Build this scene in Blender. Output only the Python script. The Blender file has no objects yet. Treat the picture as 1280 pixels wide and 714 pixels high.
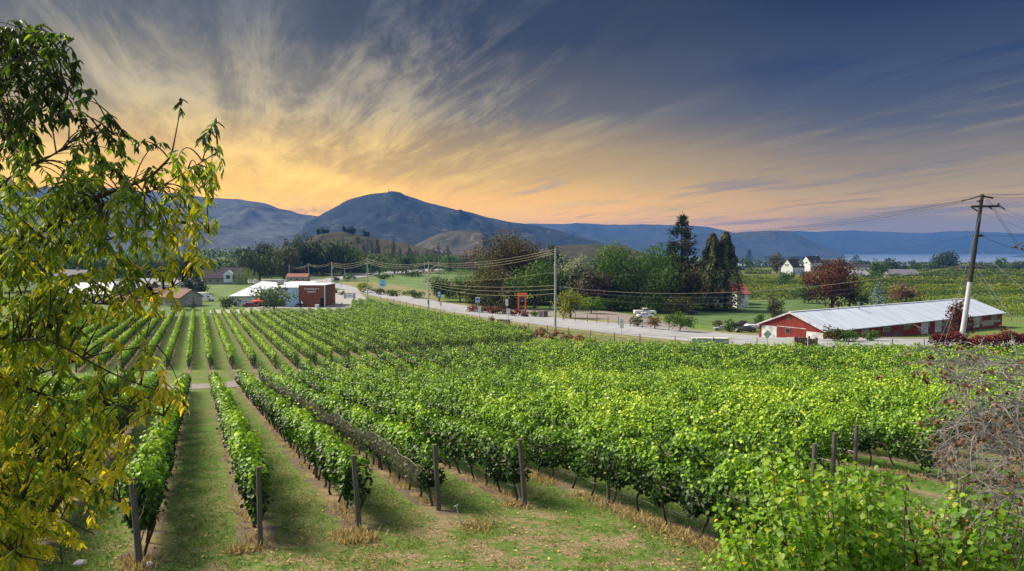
import bpy, math, random
import numpy as np
from mathutils import Vector, noise as mnoise
R = math.radians
C = bpy.context.scene.collection
sc = bpy.context.scene
random.seed(7); rng = np.random.default_rng(11)

# ------------------------------------------------------------------ camera
F, CX, CY = 900.0, 640.0, 357.0
CAMZ = 20.0
PITCH = math.atan(46.0 / F)
cam = bpy.data.cameras.new('camera'); camo = bpy.data.objects.new('camera', cam); C.objects.link(camo)
cam.sensor_width = 36.0; cam.lens = F / 1280 * 36.0
cam.clip_start = 0.1; cam.clip_end = 60000
camo.location = (0, 0, CAMZ); camo.rotation_euler = (math.pi / 2 - PITCH, 0, 0)
sc.camera = camo
sc.view_settings.view_transform = 'Standard'; sc.view_settings.look = 'None'
sc.view_settings.exposure = 1.0; sc.view_settings.gamma = 1.0

# ------------------------------------------------------------------ sun and sky
SUN_EL, SUN_AZ = R(42), R(-66)          # azimuth measured from straight ahead, positive to the right
sun = bpy.data.lights.new('sun', 'SUN'); sun.energy = 5.0; sun.angle = R(20); sun.color = (1.0, 0.87, 0.65)
suno = bpy.data.objects.new('sun', sun); C.objects.link(suno)
sd = Vector((math.sin(SUN_AZ) * math.cos(SUN_EL), math.cos(SUN_AZ) * math.cos(SUN_EL), math.sin(SUN_EL)))
suno.rotation_euler = (-sd).to_track_quat('-Z', 'Y').to_euler()

world = bpy.data.worlds.new('World'); sc.world = world; world.use_nodes = True
nt = world.node_tree; nt.nodes.clear()
class NB:
    """tiny node builder"""
    def __init__(s, nt): s.nt = nt; s.n = nt.nodes; s.l = nt.links
    def new(s, t, **k):
        n = s.n.new(t)
        for a, v in k.items(): setattr(n, a, v)
        return n
    def put(s, sock, v):
        if isinstance(v, bpy.types.NodeSocket): s.l.new(v, sock)
        elif isinstance(v, (tuple, list)) and len(v) == 3 and sock.type == 'RGBA': sock.default_value = (*v, 1)
        else: sock.default_value = v
    def math(s, op, a, b=None, c=None, clamp=False):
        n = s.new('ShaderNodeMath', operation=op, use_clamp=clamp)
        for i, v in enumerate((a, b, c)):
            if v is not None: s.put(n.inputs[i], v)
        return n.outputs[0]
    def mix(s, f, a, b, mode='MIX'):
        n = s.new('ShaderNodeMix', data_type='RGBA', blend_type=mode)
        s.put(n.inputs[0], f); s.put(n.inputs[6], a); s.put(n.inputs[7], b)
        return n.outputs[2]
    def ramp(s, f, pts, interp='LINEAR'):
        n = s.new('ShaderNodeValToRGB'); e = n.color_ramp.elements; n.color_ramp.interpolation = interp
        while len(e) < len(pts): e.new(0.5)
        for el, (p, c) in zip(e, pts):
            el.position = p; el.color = (*c, 1) if isinstance(c, (tuple, list)) else (c, c, c, 1)
        s.put(n.inputs[0], f); return n.outputs[0]
    def noise(s, vec, scale, detail=4, rough=0.55, dist=0.0, w=None):
        n = s.new('ShaderNodeTexNoise')
        if vec is not None: s.put(n.inputs['Vector'], vec)
        n.inputs['Scale'].default_value = scale; n.inputs['Detail'].default_value = detail
        n.inputs['Roughness'].default_value = rough; n.inputs['Distortion'].default_value = dist
        return n.outputs['Fac']
    def maprange(s, v, a, b, c=0.0, d=1.0, smooth=False):
        n = s.new('ShaderNodeMapRange'); n.clamp = True
        if smooth: n.interpolation_type = 'SMOOTHSTEP'
        s.put(n.inputs[0], v)
        for i, x in enumerate((a, b, c, d)): s.put(n.inputs[i + 1], x)
        return n.outputs[0]
    def xyz(s, v):
        n = s.new('ShaderNodeSeparateXYZ'); s.put(n.inputs[0], v); return n.outputs
    def vec(s, x, y, z):
        n = s.new('ShaderNodeCombineXYZ'); s.put(n.inputs[0], x); s.put(n.inputs[1], y); s.put(n.inputs[2], z); return n.outputs[0]

def srgb(r, g, b):
    return tuple(((c / 255) / 12.92 if c / 255 <= 0.04045 else ((c / 255 + 0.055) / 1.055) ** 2.4) for c in (r, g, b))

b = NB(nt)
tc = b.new('ShaderNodeTexCoord')
X, Y, Z = b.xyz(tc.outputs['Generated'])
hyp = b.math('SQRT', b.math('ADD', b.math('MULTIPLY', X, X), b.math('MULTIPLY', Y, Y)))
el = b.math('DIVIDE', Z, b.math('MAXIMUM', hyp, 0.02))               # tangent of the elevation
az = b.math('ARCTAN2', X, Y)                                         # 0 straight ahead, + right
S = srgb
# clear part of the sky: warm afterglow low on the left, deep blue to the right
leftg = b.ramp(b.maprange(el, 0.0, 0.5), [(0.0, (3.3, 1.35, 0.01)), (0.10, (2.3, 1.08, 0.03)), (0.22, (0.98, 0.56, 0.09)), (0.36, (0.36, 0.29, 0.16)), (0.56, (0.11, 0.115, 0.12)), (1.0, (0.06, 0.075, 0.10))])
rightg = b.ramp(b.maprange(el, 0.0, 0.5), [(0.0, (1.5, 0.72, 0.01)), (0.06, (1.2, 0.62, 0.01)), (0.16, (0.48, 0.32, 0.09)), (0.30, (0.10, 0.10, 0.11)), (0.46, (0.011, 0.026, 0.090)), (0.70, (0.006, 0.010, 0.045)), (1.0, (0.006, 0.010, 0.045))])
midg = b.ramp(b.maprange(el, 0.0, 0.5), [(0.0, (2.9, 1.2, 0.01)), (0.09, (1.9, 0.90, 0.01)), (0.20, (0.74, 0.45, 0.07)), (0.36, (0.17, 0.145, 0.11)), (0.56, (0.034, 0.042, 0.068)), (1.0, (0.018, 0.028, 0.07))])
tl = b.maprange(az, -0.45, -0.02, 0, 1, True)
trr = b.maprange(az, 0.0, 0.50, 0, 1, True)
base = b.mix(trr, b.mix(tl, leftg, midg), rightg)
# streaky high cloud laid on a plane overhead, combed towards the afterglow
zc = b.math('MAXIMUM', b.math('ADD', Z, 0.035), 0.02)
px_, py_ = b.math('DIVIDE', X, zc), b.math('DIVIDE', Y, zc)
ca, sa = math.cos(R(-17)), math.sin(R(-17))
along = b.math('ADD', b.math('MULTIPLY', px_, sa), b.math('MULTIPLY', py_, ca))
across = b.math('SUBTRACT', b.math('MULTIPLY', px_, ca), b.math('MULTIPLY', py_, sa))
pv = b.vec(b.math('MULTIPLY', across, 1.0), b.math('MULTIPLY', along, 0.25), 3.1)
n1 = b.noise(pv, 0.95, 10, 0.64, 0.55)
pv2 = b.vec(b.math('ADD', across, b.math('MULTIPLY', along, 0.06)), b.math('MULTIPLY', along, 0.16), 8.3)
n2 = b.noise(pv2, 3.4, 10, 0.70, 0.5)
n3 = b.noise(b.vec(across, b.math('MULTIPLY', along, 0.6), 1.7), 0.30, 3, 0.5, 0.2)
cl = b.math('ADD', b.math('MULTIPLY', n1, 0.50), b.math('MULTIPLY', n2, 0.50))
cl = b.math('ADD', cl, b.math('MULTIPLY', b.math('SUBTRACT', n3, 0.5), 0.34))
bias = b.math('MULTIPLY', b.maprange(az, -0.1, 0.55, 0.0, 1.0, True), b.maprange(el, 0.12, 0.34, 0.0, 1.0, True))
cl = b.math('SUBTRACT', cl, b.math('MULTIPLY', bias, 0.20))
lite = b.maprange(cl, 0.475, 0.66, 0, 1, True)
dark = b.maprange(cl, 0.50, 0.36, 0, 1, True)
litecol_l = b.ramp(b.maprange(el, 0.0, 0.5), [(0.0, (3.0, 1.4, 0.01)), (0.2, (1.45, 0.90, 0.13)), (0.40, (0.66, 0.54, 0.30)), (0.62, (0.21, 0.21, 0.20)), (1.0, (0.10, 0.12, 0.14))])
litecol_r = b.ramp(b.maprange(el, 0.0, 0.5), [(0.0, (1.25, 0.70, 0.02)), (0.15, (0.60, 0.42, 0.13)), (0.36, (0.17, 0.155, 0.13)), (0.58, (0.030, 0.040, 0.068)), (1.0, (0.010, 0.016, 0.045))])
litecol = b.mix(b.maprange(az, -0.25, 0.30, 0, 1, True), litecol_l, litecol_r)
darkcol_l = b.ramp(b.maprange(el, 0.0, 0.5), [(0.0, (1.8, 0.80, 0.05)), (0.16, (0.62, 0.42, 0.18)), (0.4, (0.12, 0.11, 0.105)), (0.62, (0.045, 0.05, 0.065)), (1.0, (0.03, 0.038, 0.058))])
darkcol = b.mix(trr, darkcol_l, b.ramp(b.maprange(el, 0.0, 0.5), [(0.0, (0.40, 0.25, 0.10)), (0.2, (0.20, 0.17, 0.15)), (0.38, (0.07, 0.085, 0.12)), (0.6, (0.016, 0.024, 0.065)), (1.0, (0.004, 0.007, 0.03))]))
col = b.mix(b.math('MULTIPLY', lite, 0.85), base, litecol)
col = b.mix(b.math('MULTIPLY', dark, 0.80), col, darkcol)
# grey bank of cloud lying low on the right
bank = b.math('MULTIPLY', b.maprange(el, 0.055, 0.035, 0, 1, True), b.maprange(az, 0.33, 0.46, 0, 1, True))
col = b.mix(b.math('MULTIPLY', bank, 0.7), col, (0.36, 0.27, 0.14))
# unseen sky behind the viewer, brightened as added fill for front faces
back = b.maprange(Y, 0.1, -0.6, 0, 1, True)
col = b.mix(back, col, (0.52, 0.58, 0.68))
up = b.math('MULTIPLY', b.maprange(Z, 0.45, 0.85, 0, 1, True), b.math('SUBTRACT', 1.0, back))
col = b.mix(up, col, (0.46, 0.52, 0.62))
sky = b.new('ShaderNodeTexSky', sky_type='NISHITA'); sky.sun_disc = False
sky.sun_elevation = SUN_EL; sky.sun_rotation = SUN_AZ
bg1 = b.new('ShaderNodeBackground'); b.put(bg1.inputs[0], sky.outputs[0]); bg1.inputs[1].default_value = 0.0005
bg2 = b.new('ShaderNodeBackground'); b.put(bg2.inputs[0], col); SKYK = bg2.inputs[1]; SKYK.default_value = 0.57
add = b.new('ShaderNodeAddShader'); b.l.new(bg1.outputs[0], add.inputs[0]); b.l.new(bg2.outputs[0], add.inputs[1])
out = b.new('ShaderNodeOutputWorld'); b.l.new(add.outputs[0], out.inputs[0])

sc.cycles.max_bounces = 6; sc.cycles.diffuse_bounces = 3; sc.cycles.glossy_bounces = 2
sc.cycles.transmission_bounces = 4; sc.cycles.transparent_max_bounces = 4; sc.cycles.volume_bounces = 0
sc.cycles.use_denoising = True
sc.cycles.caustics_reflective = False; sc.cycles.caustics_refractive = False
try: world.cycles.sampling_method = 'AUTOMATIC'
except Exception: pass

# ------------------------------------------------------------------ pixel <-> place helpers (used to measure the place)
cp, sp_ = math.cos(PITCH), math.sin(PITCH)
def ray(px, py):
    x = (px - CX) / F; y = -(py - CY) / F
    return np.array([x, cp + y * sp_, -sp_ + y * cp])
def proj(p):
    x, y, z = p[0], p[1], p[2] - CAMZ
    f = y * cp - z * sp_; u = y * sp_ + z * cp
    return CX + F * x / f, CY - F * u / f
def smooth(a, b_, x):
    t = np.clip((x - a) / (b_ - a), 0, 1); return t * t * (3 - 2 * t)
def raw_ground(x, y):
    x = np.asarray(x, float); y = np.asarray(y, float)
    d = y
    drop = np.interp(d, [-60, 0, 73, 80, 208, 580, 900, 1500, 4000, 9000], [0.2, 4.68, 14.17, 14.28, 18.3, 19.95, 21.3, 24, 40, 80])
    # the field beyond the road lies a little lower beside the barn
    side = smooth(128, 133, y - (x - 40) * 0.02) * smooth(24, 40, x) * (1 - smooth(190, 240, y))
    drop = drop + 0.75 * side
    # the plateau breaks off to the lake on the right
    ang = x / np.maximum(y, 1)
    lakeward = smooth(0.27, 0.33, ang)
    drop = drop + lakeward * smooth(880, 1300, y) * 70
    # rising ground to the left
    rise = smooth(330, 700, y) * (1 - smooth(-0.22, -0.02, ang)) * (1 - smooth(1500, 2500, y))
    drop = drop - 5.0 * rise
    return CAMZ - drop
gx = np.unique(np.concatenate([np.arange(-60, 60, 2.0), np.arange(60, 200, 4.0), np.arange(-200, -60, 5.0), np.arange(200, 900, 25), np.arange(-900, -200, 25), np.arange(900, 6000, 250), np.arange(-6000, -900, 250), [-7500], [-9000, 6000, 7500, 9000]]))
gy = np.unique(np.concatenate([[-60, -40, -20, -10], np.arange(0, 72, 2.0), [73, 76, 80], np.arange(82, 208, 3.0), np.arange(208, 400, 8), np.arange(400, 1600, 25), np.arange(1600, 4000, 200), [4000, 5000, 6000, 7500, 9000]]))
GXX, GYY = np.meshgrid(gx, gy); GZ = raw_ground(GXX, GYY)
def G(x, y):
    x = np.asarray(x, float); y = np.asarray(y, float)
    i = np.clip(np.searchsorted(gx, x) - 1, 0, len(gx) - 2); j = np.clip(np.searchsorted(gy, y) - 1, 0, len(gy) - 2)
    tx = (x - gx[i]) / (gx[i + 1] - gx[i]); ty = (y - gy[j]) / (gy[j + 1] - gy[j])
    z = GZ[j, i] * (1 - tx) * (1 - ty) + GZ[j, i + 1] * tx * (1 - ty) + GZ[j + 1, i] * (1 - tx) * ty + GZ[j + 1, i + 1] * tx * ty
    return z if z.ndim else float(z)
def at(px, py):
    """the ground point seen at a pixel of the 1280x714 photograph"""
    d = ray(px, py); d = d / d[1]
    lo, hi = 1.0, 2500.0
    f = lambda t: CAMZ + d[2] * t - G(d[0] * t, t)
    t = lo; step = 0.5
    while t < hi and f(t) > 0: t += step; step = max(0.5, t * 0.01)
    a, c = t - step, t
    for _ in range(30):
        m = (a + c) / 2
        if f(m) > 0: a = m
        else: c = m
    return np.array([d[0] * c, c, G(d[0] * c, c)])
def pd(px, py, depth):
    d = ray(px, py); d = d / d[1]
    return np.array([d[0] * depth, depth, CAMZ + d[2] * depth])

# ------------------------------------------------------------------ materials
MATS = {}
def mat(name, col, rough=0.8, var=0.25, scale=3.0, bump=0.0, metal=0.0, spec=0.3, col2=None, bscale=None, stretch=None):
    if name in MATS: return MATS[name]
    m = bpy.data.materials.new(name); m.use_nodes = True; t = m.node_tree; t.nodes.clear(); b = NB(t)
    tc = b.new('ShaderNodeTexCoord'); v = tc.outputs['Object']
    if stretch:
        mp = b.new('ShaderNodeMapping'); mp.inputs['Scale'].default_value = stretch; b.l.new(v, mp.inputs[0]); v = mp.outputs[0]
    n = b.noise(v, scale, 6, 0.6, 0.2); n2 = b.noise(v, scale * 7.3, 4, 0.6)
    f = b.math('ADD', b.math('MULTIPLY', n, 0.65), b.math('MULTIPLY', n2, 0.35))
    if col2 is None: col2 = tuple(c * (1 - var) for c in col); col1 = tuple(min(1, c * (1 + var * 0.6)) for c in col)
    else: col1 = col
    c = b.mix(b.maprange(f, 0.38, 0.62), col2, col1)
    p = b.new('ShaderNodeBsdfPrincipled'); b.put(p.inputs['Base Color'], c)
    p.inputs['Roughness'].default_value = rough; p.inputs['Metallic'].default_value = metal; p.inputs['Specular IOR Level'].default_value = spec
    if bump:
        bn = b.new('ShaderNodeBump'); bn.inputs['Strength'].default_value = bump; bn.inputs['Distance'].default_value = 0.05
        b.l.new(b.noise(v, bscale or scale * 5, 6, 0.65), bn.inputs['Height']); b.l.new(bn.outputs[0], p.inputs['Normal'])
    o = b.new('ShaderNodeOutputMaterial'); b.l.new(p.outputs[0], o.inputs[0])
    MATS[name] = m; return m

def leafmat(name, cols, trans=0.35, rough=0.5, nscale=0.35, spec=0.25):
    """foliage: colour picked per leaf from the face attribute 'rnd', with broad patches"""
    if name in MATS: return MATS[name]
    m = bpy.data.materials.new(name); m.use_nodes = True; t = m.node_tree; t.nodes.clear(); b = NB(t)
    a = b.new('ShaderNodeAttribute', attribute_name='rnd')
    tc = b.new('ShaderNodeTexCoord')
    n = b.noise(tc.outputs['Object'], nscale, 3, 0.5)
    f = b.math('ADD', a.outputs['Fac'], b.math('MULTIPLY', b.math('SUBTRACT', n, 0.5), 0.5), clamp=True)
    k = len(cols); c = b.ramp(f, [(i / (k - 1), cc) for i, cc in enumerate(cols)])
    p = b.new('ShaderNodeBsdfPrincipled'); b.put(p.inputs['Base Color'], c); p.inputs['Roughness'].default_value = rough
    p.inputs['Specular IOR Level'].default_value = spec
    tr = b.new('ShaderNodeBsdfTranslucent'); b.put(tr.inputs[0], b.mix(1.0, c, (1.25, 1.3, 0.6), 'MULTIPLY'))
    mx = b.new('ShaderNodeMixShader'); mx.inputs[0].default_value = trans
    b.l.new(p.outputs[0], mx.inputs[1]); b.l.new(tr.outputs[0], mx.inputs[2])
    o = b.new('ShaderNodeOutputMaterial'); b.l.new(mx.outputs[0], o.inputs[0])
    MATS[name] = m; return m

# ------------------------------------------------------------------ object helpers
def tag(o, label=None, cat=None, group=None, kind=None):
    if label: o['label'] = label
    if cat: o['category'] = cat
    if group: o['group'] = group
    if kind: o['kind'] = kind
    return o
def empty(name, loc=(0, 0, 0), rz=0.0, label=None, cat=None, group=None):
    o = bpy.data.objects.new(name, None); C.objects.link(o); o.location = tuple(float(v) for v in loc); o.rotation_euler = (0, 0, rz)
    o.empty_display_size = 0.3
    return tag(o, label, cat, group)
def np_mesh(name, V, faces_sizes, loops, m, parent=None, rnd=None, smooth_=False, loc=None):
    me = bpy.data.meshes.new(name)
    V = np.asarray(V, np.float32); loops = np.asarray(loops, np.int32); sizes = np.asarray(faces_sizes, np.int32)
    me.vertices.add(len(V)); me.vertices.foreach_set('co', V.ravel())
    me.loops.add(len(loops)); me.loops.foreach_set('vertex_index', loops)
    me.polygons.add(len(sizes)); st = np.zeros(len(sizes), np.int32); st[1:] = np.cumsum(sizes)[:-1]
    me.polygons.foreach_set('loop_start', st); me.polygons.foreach_set('loop_total', sizes)
    me.update(calc_edges=True)
    if rnd is not None:
        a = me.attributes.new('rnd', 'FLOAT', 'FACE'); a.data.foreach_set('value', np.asarray(rnd, np.float32))
    if smooth_: me.polygons.foreach_set('use_smooth', np.ones(len(sizes), bool))
    me.materials.append(m)
    o = bpy.data.objects.new(name, me); C.objects.link(o)
    if parent is not None: o.parent = parent
    if loc is not None: o.location = tuple(float(v) for v in loc)
    return o

class MB:
    """collects boxes, tubes, prisms; build() links them as ONE mesh"""
    def __init__(s): s.v = []; s.f = []; s.r = []
    def quad(s, *pts):
        n = len(s.v); s.v += [tuple(p) for p in pts]; s.f.append(tuple(range(n, n + len(pts))))
    def box(s, x0, x1, y0, y1, z0, z1):
        n = len(s.v)
        s.v += [(x0, y0, z0), (x1, y0, z0), (x1, y1, z0), (x0, y1, z0), (x0, y0, z1), (x1, y0, z1), (x1, y1, z1), (x0, y1, z1)]
        s.f += [(n, n + 3, n + 2, n + 1), (n + 4, n + 5, n + 6, n + 7), (n, n + 1, n + 5, n + 4), (n + 1, n + 2, n + 6, n + 5), (n + 2, n + 3, n + 7, n + 6), (n + 3, n, n + 4, n + 7)]
        return s
    def prism(s, poly, axis, a, b_):
        """extrude a 2-D polygon along an axis ('x': poly is (y,z); 'y': (x,z); 'z': (x,y))"""
        n = len(s.v); k = len(poly)
        for t in (a, b_):
            for p in poly:
                s.v.append({'x': (t, p[0], p[1]), 'y': (p[0], t, p[1]), 'z': (p[0], p[1], t)}[axis])
        s.f.append(tuple(range(n, n + k))[::-1]); s.f.append(tuple(range(n + k, n + 2 * k)))
        for i in range(k):
            j = (i + 1) % k; s.f.append((n + i, n + j, n + k + j, n + k + i))
        return s
    def tube(s, pts, rad, seg=6, cap=True):
        pts = [Vector(tuple(float(c) for c in p)) for p in pts]
        if not hasattr(rad, '__len__'): rad = [rad] * len(pts)
        n = len(s.v); prev = None
        for i, p in enumerate(pts):
            t = (pts[min(i + 1, len(pts) - 1)] - pts[max(i - 1, 0)])
            if t.length < 1e-9: t = Vector((0, 0, 1))
            t.normalize()
            if prev is None:
                a = t.orthogonal().normalized()
            else:
                a = prev - t * prev.dot(t)
                a = a.normalized() if a.length > 1e-6 else t.orthogonal().normalized()
            prev = a; c = t.cross(a)
            for k in range(seg):
                th = 2 * math.pi * k / seg
                s.v.append(tuple(p + (a * math.cos(th) + c * math.sin(th)) * rad[i]))
        for i in range(len(pts) - 1):
            for k in range(seg):
                k2 = (k + 1) % seg; o = n + i * seg
                s.f.append((o + k, o + k2, o + seg + k2, o + seg + k))
        if cap:
            s.f.append(tuple(range(n, n + seg))[::-1]); o = n + (len(pts) - 1) * seg; s.f.append(tuple(range(o, o + seg)))
        return s
    def disc_cyl(s, c, r, axis, h, seg=16):
        c = Vector(c); ax = {'x': Vector((1, 0, 0)), 'y': Vector((0, 1, 0)), 'z': Vector((0, 0, 1))}[axis]
        return s.tube([c - ax * h / 2, c + ax * h / 2], r, seg)
    def build(s, name, m, parent=None, loc=None, off=None, smooth_=False, bevel=0.0):
        me = bpy.data.meshes.new(name)
        v = s.v if off is None else [(p[0] - off[0], p[1] - off[1], p[2] - off[2]) for p in s.v]
        me.from_pydata([tuple(float(c) for c in p) for p in v], [], s.f); me.update()
        if smooth_: me.polygons.foreach_set('use_smooth', [True] * len(me.polygons))
        me.materials.append(m)
        o = bpy.data.objects.new(name, me); C.objects.link(o)
        if parent is not None: o.parent = parent
        if loc is not None: o.location = tuple(float(v) for v in loc)
        if bevel:
            md = o.modifiers.new('bevel', 'BEVEL'); md.width = bevel; md.segments = 2; md.limit_method = 'ANGLE'
        return o
def dup(root, loc, rz=None, label=None, group=None):
    r = root.copy(); C.objects.link(r); r.location = tuple(float(v) for v in loc)
    if rz is not None: r.rotation_euler = (0, 0, rz)
    if label: r['label'] = label
    if group: r['group'] = group
    for ch in list(root.children):
        c = ch.copy(); C.objects.link(c); c.parent = r
        for g in list(ch.children):
            d = g.copy(); C.objects.link(d); d.parent = c
    return r

# leaves: template outline as (along, side, lift), two folded faces
TPL = {
    'vine': ([(0, 0, 0), (0.02, -0.42, 0.05), (0.55, -0.52, 0.10), (1, 0, -0.06), (0.55, 0.52, 0.10), (0.02, 0.42, 0.05)], [(0, 1, 2, 3), (0, 3, 4, 5)]),
    'rhomb': ([(0, 0, 0), (0.45, -0.5, 0.08), (1, 0, 0), (0.45, 0.5, 0.08)], [(0, 1, 2, 3)]),
    'lance': ([(0, 0, 0), (0.30, -0.5, 0.03), (0.68, -0.36, 0.0), (1, 0, -0.14), (0.68, 0.36, 0.0), (0.30, 0.5, 0.03)], [(0, 1, 2, 3), (0, 3, 4, 5)]),
    'blade': ([(0, -0.5, 0), (0.6, -0.35, 0.05), (1, 0, 0.28), (0, 0.5, 0)], [(0, 1, 2, 3)]),
}
def leaves(P, D, N, L, W, kind='rhomb', rnd=None):
    P = np.asarray(P, float); n = len(P)
    D = D / np.maximum(np.linalg.norm(D, axis=1, keepdims=True), 1e-9)
    N = N - D * np.sum(N * D, axis=1, keepdims=True); N = N / np.maximum(np.linalg.norm(N, axis=1, keepdims=True), 1e-9)
    Sd = np.cross(D, N)
    L = np.broadcast_to(L, (n,))[:, None, None]; W = np.broadcast_to(W, (n,))[:, None, None]
    tv, tf = TPL[kind]; tv = np.array(tv, float)
    V = P[:, None, :] + D[:, None, :] * tv[None, :, 0:1] * L + Sd[:, None, :] * tv[None, :, 1:2] * W + N[:, None, :] * tv[None, :, 2:3] * L
    k = len(tv); tfa = np.array(tf)
    idx = (np.arange(n)[:, None, None] * k + tfa[None]).reshape(-1)
    sizes = np.full(n * len(tf), tfa.shape[1])
    rnd = rng.random(n) if rnd is None else rnd
    return V.reshape(-1, 3), sizes, idx, np.repeat(rnd, len(tf))
def merge(parts):
    off = 0; VV, SS, II, RR = [], [], [], []
    for v, s, i, r in parts:
        VV.append(v); SS.append(s); II.append(i + off); RR.append(r); off += len(v)
    return np.concatenate(VV), np.concatenate(SS), np.concatenate(II), np.concatenate(RR)
def unit(n):
    v = rng.normal(size=(n, 3)); return v / np.linalg.norm(v, axis=1, keepdims=True)
def vnoise(x, seed=0, k=1.0):
    """smooth 1-D noise in -1..1"""
    x = np.asarray(x, float) * k; i = np.floor(x).astype(int); f = x - i; f = f * f * (3 - 2 * f)
    h = lambda j: np.modf(np.abs(np.sin(j * 12.9898 + seed * 78.233) * 43758.5453))[0] * 2 - 1
    return h(i) * (1 - f) + h(i + 1) * f

# ------------------------------------------------------------------ vineyard layout
ROWANG = math.atan((640 - 247) / 900)
UX, UY = -math.sin(ROWANG), math.cos(ROWANG)      # along the rows
VX, VY = math.cos(ROWANG), math.sin(ROWANG)       # across the rows
Q0, DQ = 1.18, 2.4
def qk(k): return Q0 + DQ * (k - 2)

# ------------------------------------------------------------------ ground
def ground_material():
    m = bpy.data.materials.new('ground'); m.use_nodes = True; t = m.node_tree; t.nodes.clear(); b = NB(t)
    tc = b.new('ShaderNodeTexCoord'); P = tc.outputs['Object']; x, y, z = b.xyz(P)
    fine = b.noise(P, 6.0, 8, 0.7); mid = b.noise(P, 0.9, 6, 0.62, 0.4); big = b.noise(P, 0.09, 4, 0.5); vf = b.noise(P, 28.0, 4, 0.7)
    g = b.mix(b.maprange(fine, 0.3, 0.7), (0.038, 0.095, 0.015), (0.105, 0.235, 0.036))
    g = b.mix(b.maprange(big, 0.4, 0.62), g, b.mix(b.maprange(fine, 0.3, 0.7), (0.05, 0.085, 0.02), (0.14, 0.185, 0.05)))
    soil = b.mix(b.maprange(vf, 0.3, 0.7), (0.06, 0.045, 0.036), (0.185, 0.145, 0.115))
    straw = b.mix(b.maprange(vf, 0.35, 0.65), (0.16, 0.11, 0.055), (0.42, 0.32, 0.18))
    # strips of bare soil under every vine row
    q = b.math('ADD', b.math('MULTIPLY', x, VX), b.math('MULTIPLY', y, VY))
    w = b.math('DIVIDE', b.math('SUBTRACT', q, Q0), DQ)
    fr = b.math('ABSOLUTE', b.math('SUBTRACT', b.math('FRACT', b.math('ADD', w, 0.5)), 0.5))
    fr = b.math('ADD', b.math('MULTIPLY', fr, DQ), b.math('MULTIPLY', b.math('SUBTRACT', mid, 0.5), 1.5))
    strip = b.maprange(fr, 0.46, 0.22, 0, 1, True)
    # inside the two vine blocks only
    sd_ = b.math('ADD', b.math('MULTIPLY', b.math('SUBTRACT', x, 39.0), 0.879), b.math('MULTIPLY', b.math('SUBTRACT', y, 111.0), 0.476))
    inside = b.math('MULTIPLY', b.maprange(sd_, -2.0, -6.0), b.maprange(y, 208.0, 204.0))
    lim = b.math('MINIMUM', b.math('ADD', b.math('MULTIPLY', b.math('ADD', x, 6.0), 0.75), 15.2), 20.0)
    lim = b.math('SUBTRACT', lim, b.maprange(x, 2.0, 4.0, 0.0, 6.0))
    inside = b.math('MULTIPLY', inside, b.maprange(b.math('SUBTRACT', y, lim), -0.8, 0.8))
    strip = b.math('MULTIPLY', strip, inside)
    gs = b.mix(b.math('MULTIPLY', strip, 0.93), g, b.mix(b.maprange(mid, 0.50, 0.64), soil, straw))
    # wheel ruts in the lanes
    rut = b.math('MULTIPLY', b.maprange(b.math('ABSOLUTE', b.math('SUBTRACT', fr, 0.80)), 0.24, 0.06, 0, 1, True), b.math('MULTIPLY', inside, b.maprange(fine, 0.36, 0.60)))
    gs = b.mix(b.math('MULTIPLY', rut, 0.30), gs, b.mix(b.maprange(vf, 0.3, 0.7), (0.085, 0.075, 0.04), (0.19, 0.165, 0.09)))
    # worn bare patches on the headland
    worn = b.maprange(b.math('ADD', b.math('MULTIPLY', mid, 0.6), b.math('MULTIPLY', fine, 0.4)), 0.46, 0.57, 0, 1, True)
    near = b.maprange(b.math('SUBTRACT', y, lim), 1.5, -1.0)
    worn = b.math('MULTIPLY', worn, b.math('ADD', b.math('MULTIPLY', near, 0.55), 0.45))
    gs = b.mix(worn, gs, b.mix(b.maprange(vf, 0.42, 0.6), soil, straw))
    # farther ground: rough pasture turning tawny
    far = b.maprange(y, 200.0, 420.0); bign = b.noise(P, 0.012, 5, 0.6)
    pasture = b.mix(b.maprange(bign, 0.42, 0.6), (0.045, 0.085, 0.022), (0.12, 0.13, 0.055))
    gs = b.mix(far, gs, pasture)
    p = b.new('ShaderNodeBsdfPrincipled'); b.put(p.inputs['Base Color'], gs); p.inputs['Roughness'].default_value = 0.95; p.inputs['Specular IOR Level'].default_value = 0.1
    bn = b.new('ShaderNodeBump'); bn.inputs['Strength'].default_value = 0.7; bn.inputs['Distance'].default_value = 0.08
    b.l.new(b.math('ADD', fine, b.math('MULTIPLY', vf, 0.4)), bn.inputs['Height']); b.l.new(bn.outputs[0], p.inputs['Normal'])
    o = b.new('ShaderNodeOutputMaterial'); b.l.new(p.outputs[0], o.inputs[0]); return m
nx, ny = len(gx), len(gy)
V = np.stack([GXX.ravel(), GYY.ravel(), GZ.ravel()], 1)
jj, ii = np.meshgrid(np.arange(ny - 1), np.arange(nx - 1), indexing='ij')
a0 = (jj * nx + ii).ravel()
idx = np.stack([a0, a0 + 1, a0 + nx + 1, a0 + nx], 1)
tag(np_mesh('ground', V, np.full(len(idx), 4), idx.ravel(), ground_material()), kind='structure')

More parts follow.
